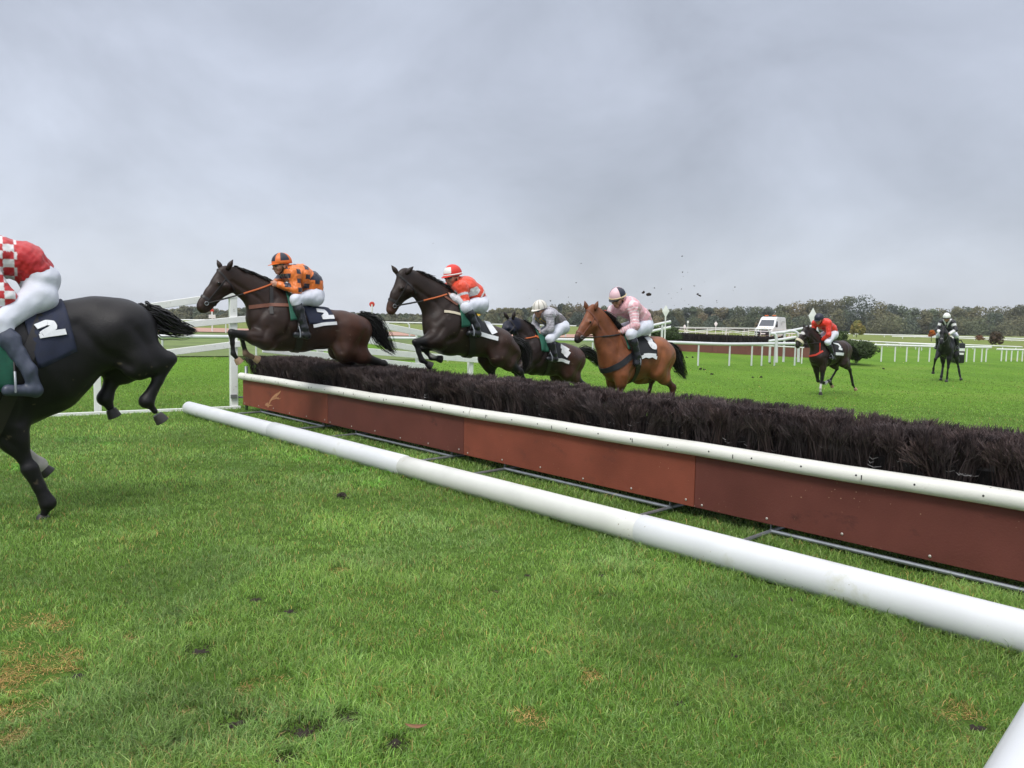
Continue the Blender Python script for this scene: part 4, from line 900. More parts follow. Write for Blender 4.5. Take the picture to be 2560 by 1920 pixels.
def bare_soil():
    r = np.random.default_rng(77); V, fs = [], []
    for (px, py, rr) in HOLES + [(1980, 1500, .06), (1700, 1760, .07), (380, 1330, .06), (1120, 1320, .05), (1840, 1640, .06)]:
        g = gpt(px, py); o = len(V); V.append((g[0], g[1], gz(g[0], g[1]) + .006)); n = 18
        for ring, (f_, h_) in enumerate(((.5, .004), (1.0, -.006))):
            for k in range(n): q = rr * .42 * f_ * (.6 + .8 * r.random()); V.append((g[0] + q * 1.3 * math.cos(k / n * 6.283), g[1] + q * math.sin(k / n * 6.283), float(gz(g[0], g[1])) + h_ + .006 * r.normal() * (ring == 0)))
        for k in range(n): fs += [(o, o + 1 + k, o + 1 + (k + 1) % n), (o + 1 + k, o + 1 + n + k, o + 1 + n + (k + 1) % n, o + 1 + (k + 1) % n)]
    tag(link('bare_soil', newmesh('bare_soil', V, fs), M['soil'], None, True), kind='stuff')
fence(); bare_soil(); grass()
# ------------------------------------------------------------------ rails, wings, posts
def beam(mb, a, b, hgt, thk, mi=0):
    a, b = np.array(a, float), np.array(b, float); d = b - a; L_ = np.linalg.norm(d); d /= L_; s_ = np.cross(UP, d); s_ /= np.linalg.norm(s_); u_ = np.cross(d, s_); mb.box((a + b) / 2, (L_, thk, hgt), d, s_, u_, mi, bev=.008)
def part(name, mb, m, root, sm=False):
    me = mb.mesh(name); me.transform(Matrix.Translation(-Vector(root.location))); o = link(name, me, m, root, sm)
    if sm: me.set_sharp_from_angle(angle=.8)
    return o
def wings():
    # far wing of the fence, landing side: post, three boards, sole board
    A = gpt(585, 1021); dA = A[1]; E_ = gpt(130, 1040); d2 = E_[1]
    root = thing('wing_fence', A, 'tall white wooden wing with sloping boards at the left end of the brush fence', 'fence wing', 'white wings of the fence')
    def q(px, py):    # on the vertical plane through the post foot and E_
        r = ray(px, py); dd = E_ - A; n = np.array([dd[1], -dd[0], 0]); n /= np.linalg.norm(n); t = ((A - CAM) @ n) / (r @ n); return CAM + r * t
    dd = (E_ - A); dd /= np.linalg.norm(dd); nn = np.array([dd[1], -dd[0], 0]); nn = nn if nn @ (CAM - A) > 0 else -nn
    def prj(p, off): return np.array(p) + nn * off
    mb = MB(); top = q(590, 742)[2]; mb.box(A + UP * (top / 2 + .0), (.13, .13, top), dd, None, UP, bev=.01); part('post', mb, M['wood_white'], root)
    mb = MB(); p2 = gpt(245, 1034); z2 = q(245, 905)[2]; mb.box(np.array([p2[0], p2[1], z2 / 2]), (.11, .11, z2), dd, None, UP, bev=.01); part('post', mb, M['wood_white'], root)
    for (a, b, h_, off) in (((600, 744), (360, 769), .12, 0), ((616, 797), (330, 824), .115, .084), ((598, 859), (330, 892), .115, .084), ((599, 1020), (100, 1041), .10, .084)):
        mb = MB(); pa, pb = q(*a), q(*b)
        if off == 0: pa = pa + UP * .07; pb = pb + UP * .0
        beam(mb, prj(pa, off), prj(pb, off), h_, .034 if off else .15); part('board', mb, M['wood_white'], root)
    mb = MB(); mb.box(prj(q(582, 990), .085), (.11, .03, .07), dd, None, UP, bev=.004); part('hinge_bracket', mb, M['grey'], root); mb = MB(); mb.box(prj(q(601, 993), .02), (.10, .015, .03), dd, None, UP, bev=.003); part('hinge_pin', mb, M['grey'], root)
    # take-off side wing, sloping away behind the horses
    B1 = A + np.array([.74, .67, 0]) * .16; dv = np.array([.74, .674, 0]); dv /= np.linalg.norm(dv)
    root = thing('wing_fence', B1, 'white wooden wing sloping down behind the jumping horses on the take-off side', 'fence wing', 'white wings of the fence')
    n2 = np.array([dv[1], -dv[0], 0])
    def q2(px, py): r = ray(px, py); t = ((B1 - CAM) @ n2) / (r @ n2); return CAM + r * t
    for (a, b, off) in (((612, 748), (1075, 838), .07), ((620, 800), (1040, 872), .07), ((690, 860), (1192, 900), .07), ((650, 872), (1060, 917), .11)):
        pa, pb = q2(*a), q2(*b); mb = MB(); beam(mb, pa + n2 * off, pb + n2 * off, .13, .035); part('board', mb, M['wood_white'], root)
    for px in (800, 905, 1046, 1176):
        p = q2(px, 900); zt = q2(px, {800: 772, 905: 795, 1046: 832, 1176: 896}[px])[2]; mb = MB(); mb.box(np.array([p[0], p[1], zt / 2]), (.11, .1, zt), dv, None, UP, bev=.008); part('post', mb, M['wood_white'], root)
wings()
def rail_line(name, pts, label, cat='rail', group=None, r=.06, pr=.04, posts=None, step=None, top=None, m='white', ends=0, n=10):
    """pts: list of (px, py of the rail, distance); posts: px list or spacing in metres"""
    W = [at(*p) for p in pts]; root = thing(name, (W[0][0], W[0][1], float(gz(W[0][0], W[0][1]))), label, cat, group)
    mb = MB(); path = [w.copy() for w in W]
    if len(path) > 2:   # smooth
        P_ = []; 
        for i in range(len(path) - 1):
            p0, p1, p2, p3 = path[max(i - 1, 0)], path[i], path[i + 1], path[min(i + 2, len(path) - 1)]
            for u in np.linspace(0, 1, 8, endpoint=False): P_.append(.5 * ((2 * p1) + (-p0 + p2) * u + (2 * p0 - 5 * p1 + 4 * p2 - p3) * u * u + (-p0 + 3 * p1 - 3 * p2 + p3) * u ** 3))
        path = P_ + [path[-1]]
    mb.tube(path, r, n); part('rail', mb, M[m], root, True)
    path = np.array(path)
    if posts is not None:
        for q in posts:
            px, yb = (q, None) if not isinstance(q, tuple) else q
            # find the path point in that picture column
            k = np.argmin([abs(((p - CAM) @ _R) / ((p - CAM) @ _f) * F + 1280 - px) for p in np.array(dense(path))]); p = dense(path)[k]
            g = float(gz(p[0], p[1])); mb = MB(); mb.tube([(p[0], p[1], g - .05), (p[0], p[1], p[2] - r * .5)], pr, 8); part('post', mb, M[m], root, True)
    if step:
        s_ = np.concatenate([[0], np.cumsum(np.linalg.norm(np.diff(path, axis=0), axis=1))])
        for t in np.arange(step * .3, s_[-1], step):
            p = np.array([np.interp(t, s_, path[:, i]) for i in range(3)]); g = float(gz(p[0], p[1])); mb = MB(); mb.tube([(p[0], p[1], g - .05), (p[0], p[1], p[2] - r * .5)], pr, 6); part('post', mb, M[m], root, True)
    return root
def dense(path):
    out = []
    for i in range(len(path) - 1):
        for u in np.linspace(0, 1, 30, endpoint=False): out.append(path[i] * (1 - u) + path[i + 1] * u)
    out.append(path[-1]); return out
rail_line('running_rail', [(-150, 838, 25), (377, 841, 26), (700, 843.5, 28), (1000, 846, 30.5), (1389, 849, 33), (1663, 855.5, 33), (1800, 860, 33.3), (1890, 860, 33.8), (1990, 859, 34.5)], 'long white tubular running rail crossing behind the jumping horses', 'rail', 'white running rails', .072, .038, posts=[60, 405, 640, 880, 1120, 1290, 1482, 1600, 1747, 1825, 1881, 1906, 1938, 1989], m='pvc')
rail_line('running_rail', [(1865, 862, 36), (1990, 868, 36), (2010, 869, 36)], 'thin lower white rail seen just under the main running rail before the brown boards', 'rail', 'white running rails', .03, .03, posts=[2006])
# upswept wing rail right of the far fence
def curved(name, pxs, r, label, group=None, cat='rail', m='pvc', d=33.0, posts=()):
    W = [at(x, y, dd) for x, y, dd in pxs]; root = thing(name, (W[0][0], W[0][1], float(gz(W[0][0], W[0][1]))), label, cat, group); mb = MB(); mb.tube(W, r, 10); part('rail', mb, M[m], root, True)
    for (x, yt, dd) in posts:
        p = at(x, yt, dd); mb = MB(); mb.tube([(p[0], p[1], float(gz(p[0], p[1])) - .05), p], r * .8, 8); part('post', mb, M[m], root, True)
    return root
curved('wing_rail', [(1930, 833, 37), (1960, 831, 37), (1975, 827.5, 37), (1986, 828, 37), (1993, 832, 37), (1996, 840, 37), (1996, 905, 37)], .07, 'white tube rail with a hooked end bent down to the ground by the red rider', 'white wing rails', posts=[(1962, 831, 37)])
curved('wing_rail', [(1926, 834, 40), (1962, 830, 40), (2003, 822, 40), (2030, 815, 40), (2040, 818, 40), (2043, 828, 40), (2043, 896, 40)], .075, 'upper white wing rail sweeping up to the red rider\'s elbow', 'white wing rails')
curved('wing_rail', [(1922, 853, 36.5), (1960, 848, 36.5), (1990, 843, 36.5)], .07, 'short sloping white rail ending at the muzzle of the red rider\'s horse', 'white wing rails', posts=[(1926, 853, 36.5)])
curved('wing_rail', [(1926, 834, 33.5), (1936, 834.5, 33.5), (1940, 839, 33.5), (1941, 850, 33.5), (1941, 906, 33.5)], .065, 'white hooked tube post bent over at its top beside the running rail', 'white wing rails')
# near wing rails seen just right of the pink rider
curved('wing_rail', [(1600, 821, 38), (1640, 812, 38), (1677, 804, 38)], .075, 'upper of two white sloping rails behind the pink rider', 'white wing rails', posts=[(1656, 808, 38)])
curved('wing_rail', [(1600, 836, 38.6), (1640, 826, 38.6), (1677, 818, 38.6)], .075, 'lower of two white sloping rails behind the pink rider', 'white wing rails', posts=[(1625, 829, 38.6)])
# rails on the near side of the sand track, left half
rail_line('track_rail', [(300, 800, 59), (640, 801, 59), (980, 806, 59), (1230, 811, 61), (1440, 815, 66)], 'white rail along the pink sand track behind the left horses', 'rail', 'white sand track rails', .06, .045, step=6.3)
curved('track_rail', [(1010, 807, 57), (1018, 807, 57), (1023, 812, 57), (1024, 840, 57)], .055, 'hooked white tube end of a sand track rail left of the red-capped rider\'s horse', 'white sand track rails')
curved('track_rail', [(1400, 813, 62), (1408, 813.5, 62), (1413, 818, 62), (1414, 842, 62)], .055, 'hooked white tube end of a sand track rail behind the silver rider', 'white sand track rails')
# criss-cross rails by the van
def cross(k, pts, label):
    rail_line('track_rail', pts, label, 'rail', 'white rails by the van', .036, .032, step=2.6)
cross(0, [(1700, 820, 78), (1800, 821, 80), (1900, 822.5, 83), (1985, 824, 86)], 'topmost white rail in front of the van')
cross(1, [(1697, 832, 76), (1760, 829, 77), (1800, 823, 78), (1860, 830, 80), (1895, 834, 81)], 'white rail rising and falling in a shallow wave left of the van')
cross(2, [(1697, 835, 74), (1750, 827, 75), (1790, 824, 76), (1850, 833, 78), (1893, 838, 79)], 'lower white wavy rail crossing the other rails left of the van')
cross(3, [(1697, 824, 80), (1780, 833, 81), (1893, 826, 83)], 'white rail sagging in the middle left of the van')
rail_line('track_rail', [(1964, 834, 96), (2000, 834, 97)], 'short white rail just right of the van', 'rail', 'white rails by the van', .06, .05, step=2)
curved('track_rail', [(1885, 822.5, 72), (1915, 822, 72), (1921, 823.5, 72), (1924, 830, 72), (1924, 846, 72)], .055, 'white hooped rail standing before the bonnet of the van', 'white rails by the van', posts=[(1892, 823, 72)])
rail_line('track_rail', [(1560, 816, 110), (1700, 818, 112), (1900, 820, 118)], 'thin grey-white rail far behind the criss-cross rails', 'rail', 'white rails by the van', .045, .04, step=5)
# rails on the right
rail_line('running_rail', [(2182, 862, 39), (2270, 864.5, 39.5), (2360, 867, 40), (2478, 868.5, 41)], 'near white running rail behind the black horse at the right', 'rail', 'white running rails', .055, .034, posts=[2205, 2239, 2268, 2298, 2325, 2397, 2418, 2437, 2456, 2467])
rail_line('running_rail', [(2492, 873, 42), (2530, 874, 42), (2600, 875, 42.5)], 'white running rail section ending at the right edge of the view', 'rail', 'white running rails', .05, .034, posts=[2505, 2517, 2530, 2545, 2557, 2580])
rail_line('running_rail', [(2125, 849.5, 62), (2180, 854, 58), (2300, 859, 55), (2420, 862.5, 54), (2555, 867.5, 55)], 'second white running rail a little beyond the near one at the right', 'rail', 'white running rails', .05, .034, posts=[2190, 2219, 2252, 2290, 2340, 2380, 2433, 2470, 2507, 2540])
rail_line('running_rail', [(2215, 858, 60), (2310, 861, 50), (2390, 868, 46)], 'white rail slanting between the two nearer rails at the right', 'rail', 'white running rails', .045, .034, posts=[2222, 2235, 2290, 2305])
rail_line('running_rail', [(2112, 834.5, 150), (2250, 838, 150), (2400, 842, 150), (2580, 847.5, 150)], 'farthest white rail running in front of the wood', 'rail', 'white running rails', .12, .09, step=6.0)
rail_line('running_rail', [(2230, 841, 132), (2330, 843, 130), (2460, 848, 128), (2580, 852, 126)], 'white rail just before the farthest one below the wood', 'rail', 'white running rails', .10, .08, step=5.5)
# white rail close to the camera at the bottom right corner
def close_rail():
    a = at(2475, 1921, 1.04); z = a[2] - .05; d = np.array([.695, .72, 0]); d /= np.linalg.norm(d); s_ = np.array([d[1], -d[0], 0])
    c = a + s_ * .036; c[2] = z
    root = thing('running_rail', (c[0], c[1], 0), 'white plastic rail close to the camera cutting the bottom right corner', 'rail', 'white running rails')
    mb = MB(); mb.tube([c - d * 1.6, c + d * 6], .058, 20); part('rail', mb, M['pvc'], root, True)
    for t in (1.9, 4.4): mb = MB(); p = c + d * t + s_ * .0; mb.tube([(p[0], p[1], -.02), (p[0], p[1], z - .03)], .04, 12); part('post', mb, M['pvc'], root, True)
close_rail()
# ------------------------------------------------------------------ marker posts
def marker(px, ytop, d, hw, hh, yb, label, shape='diamond', headm='white', pr=.035, m='white'):
    p = at(px, ytop, d); b = at(px, yb, d); root = thing('marker_post', (p[0], p[1], b[2]), label, 'marker post', 'course marker posts')
    mb = MB(); mb.tube([(p[0], p[1], b[2] - .05), (p[0], p[1], p[2] - hh)], pr, 8); part('post', mb, M[m], root, True)
    face = np.array([CAM[0] - p[0], CAM[1] - p[1], 0]); face /= np.linalg.norm(face); sd = np.cross(UP, face); mb = MB()
    if shape == 'diamond':
        c = p - UP * hh
        V = [c + UP * hh, c - sd * hw + UP * hh * .1, c - UP * hh, c + sd * hw + UP * hh * .1, c + face * .03, c - face * .03]; mb.add(V, [(0, 1, 4), (1, 2, 4), (2, 3, 4), (3, 0, 4), (1, 0, 5), (2, 1, 5), (3, 2, 5), (0, 3, 5)])
    elif shape == 'disc': mb.ell(p - UP * hw, (hw, .04, hw), sd, face, UP, 20, 10)
    else: mb.box(p - UP * hh * .5, (hw * 2, .08, hh), sd, None, UP, bev=.02)
    part('marker_head', mb, M[headm], root)
    return root, p, sd, face
marker(1665, 763, 36, .17, .30, 905, 'white diamond marker on a thin white post just right of the pink rider')
marker(2033, 769, 38, .20, .45, 900, 'tall white elongated diamond marker standing behind the red rider')
marker(1712, 811, 90, .17, .25, 840, 'leftmost of the tiny white diamond markers before the wood')
marker(1720, 802, 100, .12, .3, 838, 'small thin white marker post with a crooked head left of the van', 'box')
marker(1790, 803, 84, .2, .32, 845, 'small white diamond marker on a post midway between pink rider and van')
marker(930, 754, 56, .20, .2, 838, 'white post topped by a red disc between the two leading dark horses', 'disc', 'red', .07)
r_, p_, s_, f_ = marker(530, 772, 62, .14, .22, 832, 'white post with a red top and a crossing white plate under the leading horse\'s muzzle', 'disc', 'red', .06)
mb = MB(); mb.box(p_ - UP * .62 + f_ * .09, (.52, .03, .28), s_, None, UP, bev=.01); part('plate', mb, M['white'], r_)
marker(1194, 779, 62, .22, .35, 842, 'white post with a yellow head behind the red-capped rider', 'box', 'yellow', .09)
marker(1511, 775, 60, .16, .36, 842, 'white post with a red box top beside the pink rider\'s elbow', 'box', 'red', .10)
# ------------------------------------------------------------------ far fence, van, hedges, wood
def far_fence():
    a = col_x(1560, 47.5); b = col_x(2040, 42.0); d = b - a; L_ = np.linalg.norm(d[:2]); d = d / np.linalg.norm(d); n = np.array([d[1], -d[0], 0]); n = n if n @ (CAM - a) > 0 else -n
    root = thing('brush_fence', a, 'far dark brush fence on reddish boards behind the running rail', 'fence')
    k = 6
    for i in range(k):
        mb = MB(); c = a + d * L_ * (i + .5) / k; mb.box(np.array([c[0], c[1], float(gz(c[0], c[1])) + .26]) + n * .42, (L_ / k - .01, .04, .56), d, n, UP); part('board', mb, M['farboard'], root)
    r = np.random.default_rng(8); N_ = 26000; t = r.random(N_) * L_; o = (r.random(N_) - .5) * .8; z0 = .35 + .4 * r.random(N_); z1 = .98 + .05 * r.normal(size=N_); 
    P = a[None] + d[None] * t[:, None] + n[None] * o[:, None]; g = gz(P[:, 0], P[:, 1]); ln = r.normal(size=(N_, 3)) * .05; ln[:, 2] = 0; wv = r.normal(size=(N_, 3)) * .018; wv[:, 2] = 0
    p0 = P.copy(); p0[:, 2] = g + z0; p1 = P + ln; p1[:, 2] = g + z1
    V = np.stack([p0 - wv, p0 + wv, p1 + wv * .3, p1 - wv * .3], 1).reshape(-1, 3); C = np.repeat((np.array([.026, .019, .020]) * (.5 + r.random((N_, 1))))[:, None], 4, 1).reshape(-1, 3)
    me = npmesh('brush', V, np.arange(N_ * 4), np.full(N_, 4)); setcol(me, C); me.transform(Matrix.Translation(-Vector(root.location))); link('brush', me, M['twig'], root)
    mb = MB(); c = a + d * L_ / 2; mb.box(np.array([c[0], c[1], float(gz(c[0], c[1])) + .45]), (L_ - .2, .7, .8), d, n, UP); part('packing', mb, M['dark'], root)
M['farboard'] = mat('faded_red_board', (.17, .062, .045), .7, .15, 1.5, 0, 1, stain=((.11, .045, .035), .58, 4, (1.5, 1.5, .3)))
far_fence()
def leaves(name, blobs, n, size, cols, seed, shell=.75, flat=.0):
    """leaf-clump faces through the volume of several blobs: (cx,cy,cz,rx,ry,rz)"""
    r = np.random.default_rng(seed); vol = np.array([b[3] * b[4] * b[5] for b in blobs]) ** .67; vol /= vol.sum(); bi = r.choice(len(blobs), n, p=vol); B = np.array(blobs)[bi]
    dr = r.normal(size=(n, 3)); dr /= np.linalg.norm(dr, axis=1, keepdims=True); rad = 1 - (1 - shell) * r.random(n) ** 1.2 + .10 * r.normal(size=n) * (r.random(n) < .5); P = B[:, :3] + dr * B[:, 3:] * rad[:, None]
    nn = dr + .45 * r.normal(size=(n, 3)) + np.array([0, 0, .25]); nn /= np.linalg.norm(nn, axis=1, keepdims=True); a = np.cross(nn, r.normal(size=(n, 3))); a /= np.linalg.norm(a, axis=1, keepdims=True); b = np.cross(nn, a); s = (size * (.5 + r.random(n)))[:, None]
    V = np.stack([P - a * s, P - b * s * .6, P + a * s, P + b * s * .6], 1).reshape(-1, 3)
    cb = np.array(cols)[r.integers(0, len(cols), len(blobs))][bi] * (.86 + .28 * r.random((n, 1))); C = np.repeat(cb[:, None], 4, 1).reshape(-1, 3)
    me = npmesh(name, V, np.arange(n * 4), np.full(n, 4)); setcol(me, C); return me
def tree(px, ytop, d, wpx, label, cols, seed, n=2600, name='tree', trunkf=.25, group=None, size=None, cat='tree', yb=None):
    g = col_x(px, d)
    if yb is not None: g[2] = at(px, yb, d)[2]
    H_ = at(px, ytop, d)[2] - g[2]; R_ = wpx / F * d * .5; r = np.random.default_rng(seed); root = thing(name, g, label, cat, group)
    bl = []; c0 = H_ * trunkf
    for i in range(11):
        a = r.random() * 6.28; u = .15 + .8 * r.random(); rr = R_ * (.28 + .22 * r.random()); prof = math.sin(math.pi * min(.95, .25 + .72 * u)) ** .7
        bl.append((math.cos(a) * (R_ - rr) * prof * (.4 + .6 * r.random()), math.sin(a) * (R_ - rr) * prof, c0 + (H_ - c0) * u - rr * .3, rr, rr, min(rr * .8, (H_ - c0) * .3)))
    bl.append((0, 0, c0 + (H_ - c0) * .5, R_ * .6, R_ * .6, (H_ - c0) * .42))
    me = leaves('crown', bl, n, size or max(.035 * H_, .03), cols, seed); link('crown', me, M['leaf'], root)
    mb = MB(); tr = max(.018 * H_, .03); mb.tube([(0, 0, -.1), (tr * .2, 0, H_ * .25), (0, tr * .4, H_ * .5), (0, 0, H_ * .8)], [tr * 1.3, tr, tr * .7, tr * .2], 8)
    for i in range(6): a = i * 1.05 + r.random(); mb.tube([(0, 0, H_ * (.22 + .06 * i)), (math.cos(a) * R_ * .35, math.sin(a) * R_ * .35, H_ * (.36 + .07 * i)), (math.cos(a) * R_ * .7, math.sin(a) * R_ * .7, H_ * (.44 + .07 * i))], [tr * .5, tr * .3, tr * .1], 6)
    mb.build('trunk', M['bark'], root); return root
GR = [(.12, .155, .068), (.105, .14, .068), (.14, .16, .068)]; OL = [(.17, .165, .068), (.15, .155, .068), (.19, .175, .07)]; RU = [(.235, .175, .075), (.21, .165, .072), (.22, .185, .078)]; DK = [(.075, .105, .065), (.08, .11, .065)]
def wood():
    """the far-off wood that reads as one mass"""
    prof = [(-300, 772), (0, 776), (330, 782), (400, 788), (440, 778), (470, 764), (520, 770), (560, 782), (600, 770), (700, 775), (900, 790), (950, 794), (1000, 792), (1080, 788), (1200, 784), (1235, 775), (1260, 771), (1290, 773), (1340, 766), (1420, 760), (1500, 768), (1560, 774), (1640, 778), (1700, 770), (1760, 769), (1830, 772), (1900, 766), (1960, 764), (1985, 757), (2020, 753), (2060, 749), (2100, 744), (2135, 741), (2175, 751), (2220, 762), (2270, 770), (2330, 778), (2380, 771), (2450, 767), (2520, 765), (2570, 765), (2800, 760), (3000, 765)]
    px_, py_ = np.array(prof).T; r = np.random.default_rng(21); bl, cl = [], []; px = -300.0
    allV, allC = [], []
    while px < 3000:
        left = px < 1120; d = (230 if left else 235 + 25 * r.random()); d = d + 20 * r.random(); topy = np.interp(px, px_, py_) + 1.2 * r.normal() - 2
        g = col_x(px, d); H_ = max(at(px, topy, d)[2] - g[2], 3.0); wd = H_ * (.55 + .35 * r.random()) if not left else H_ * (.8 + .5 * r.random())
        rows = 2
        for q in range(rows):
            hh = H_ * (1 if q == 0 else .45 + .35 * r.random()); off = -q * (8 + 10 * r.random()); cx = g[0] + r.normal() * wd * .5 * q; cy = g[1] + off; bs = []
            nb = 6
            for i in range(nb):
                a = r.random() * 6.28; u = .12 + .82 * (i + r.random()) / nb; rr = wd * (.30 + .18 * r.random()) * (1.15 - .5 * u)
                bs.append((cx + math.cos(a) * wd * .42 * (1.1 - u), cy + math.sin(a) * wd * .42, g[2] + hh * u - rr * .4, rr, rr, rr * .85))
            bs.append((cx, cy, g[2] + hh * .35, wd * .5, wd * .5, hh * .36)); bs.append((cx, cy, g[2] + hh - wd * .30, wd * .32, wd * .32, wd * .30))
            kind = r.random(); warm = 1250 < px < 2000
            cols = RU if (warm and kind < .24) else OL if kind < .55 else DK if kind > .82 else GR
            cols = [tuple(np.array(c) * (.8 + .4 * r.random())) for c in cols]
            me = leaves('tmp', bs, 3000 if q == 0 else 1500, .26 + .10 * r.random(), cols, int(r.integers(1e6)), .7)
            V = np.empty(len(me.vertices) * 3, np.float32); me.vertices.foreach_get('co', V); A = np.empty(len(me.vertices) * 4, np.float32); me.color_attributes['Col'].data.foreach_get('color', A); allV.append(V.reshape(-1, 3)); allC.append(A.reshape(-1, 4)[:, :3]); bpy.data.meshes.remove(me)
        px += max(14, wd / d * F * (.42 + .2 * r.random()))
    V = np.concatenate(allV); C = np.concatenate(allC); k_ = np.where(V[:, :1] < -20, .34, .2); C = C * (1 - k_) + np.array([.17, .18, .175]) * k_; n = len(V) // 4; me = npmesh('far_wood', V, np.arange(len(V)), np.full(n, 4)); setcol(me, C)  # haze painted into the leaf colours as a grey tint, stronger at left
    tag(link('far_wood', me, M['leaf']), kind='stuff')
    # dark understorey floor so no sky shows under the crowns
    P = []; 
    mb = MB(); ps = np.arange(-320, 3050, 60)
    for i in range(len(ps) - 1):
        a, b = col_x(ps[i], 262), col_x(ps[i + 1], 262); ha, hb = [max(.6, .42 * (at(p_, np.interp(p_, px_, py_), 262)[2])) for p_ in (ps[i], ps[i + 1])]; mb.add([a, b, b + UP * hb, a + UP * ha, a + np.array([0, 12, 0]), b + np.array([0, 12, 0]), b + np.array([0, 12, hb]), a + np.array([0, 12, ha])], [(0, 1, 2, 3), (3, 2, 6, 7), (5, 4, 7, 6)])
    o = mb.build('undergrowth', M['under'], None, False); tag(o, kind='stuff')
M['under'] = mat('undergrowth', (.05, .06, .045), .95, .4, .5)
wood()
YE = [(.30, .27, .085), (.26, .25, .08), (.34, .27, .085)]
tree(2141, 803, 120, 42, 'small round yellowing tree standing alone before the wood right of the red rider', YE, 31, 2600, yb=842, size=.16)
tree(2328, 826, 95, 22, 'small bright orange bush left of the black horse\'s rider', [(.55, .16, .015), (.45, .13, .02)], 32, 700, 'bush', .35, size=.09, cat='bush', yb=852)
tree(2490, 828, 85, 42, 'brown spreading bush before the rails at the far right', [(.11, .075, .045), (.085, .07, .045)], 33, 1500, 'bush', .2, size=.10, cat='bush', yb=862)
tree(2448, 838, 110, 26, 'faint russet bush left of the brown one at the far right', [(.20, .10, .05)], 34, 350, 'bush', .2, size=.10, cat='bush', yb=850)
def bush(px0, px1, ytop, yb, d, label, cols, seed, n, size, dep=1.5, name='hedge_shrub'):
    a, b = at(px0, yb, d), at(px1, yb, d); W_ = b[0] - a[0]; H_ = at((px0 + px1) / 2, ytop, d)[2] - a[2]; g = a * .5 + b * .5; root = thing(name, g, label, 'shrub'); r = np.random.default_rng(seed); bl = []
    for i in range(16): bl.append(((r.random() - .5) * W_ * .6, (r.random() - .5) * dep, H_ * (.25 + .5 * r.random()), W_ * .2, dep * .4, H_ * .27))
    bl += [(W_ * .27, 0, H_ * .33, W_ * .2, dep * .4, H_ * .3), (W_ * .26, 0, H_ * .66, W_ * .19, dep * .4, H_ * .28), (-W_ * .28, 0, H_ * .4, W_ * .2, dep * .4, H_ * .35)]
    bl.append((0, 0, H_ * .45, W_ * .4, dep * .45, H_ * .45)); bl.append((0, 0, H_ * .25, W_ * .46, dep * .45, H_ * .26))
    link('foliage', leaves('foliage', bl, n, size, cols, seed, .6), M['leaf'], root)
    mb = MB()
    for i in range(5): x = (r.random() - .5) * W_ * .6; mb.tube([(x, 0, -.05), (x + .1 * r.normal(), .1 * r.normal(), H_ * .6)], [.05, .02], 6)
    mb.build('stem', M['bark'], root)
SH = [(.055, .085, .028), (.07, .10, .032), (.045, .07, .024)]
bush(2078, 2174, 848, 898, 36, 'dense dark green clipped shrub right behind the red rider\'s horse', SH, 41, 9000, .05, 1.8)
bush(2080, 2108, 826, 868, 37.5, 'smaller light green shrub just behind the red rider\'s back', [(.075, .11, .035), (.06, .09, .03)], 42, 2600, .05, 1.2)
bush(1600, 1702, 815, 850, 44, 'dark green shrub behind the sloping rails right of the pink rider', SH, 43, 7000, .05, 1.6)
bush(1690, 1768, 834, 850, 52, 'low light green shrub at the left end of the far brush fence', [(.10, .14, .04), (.075, .11, .035)], 44, 4000, .05, 1.4)
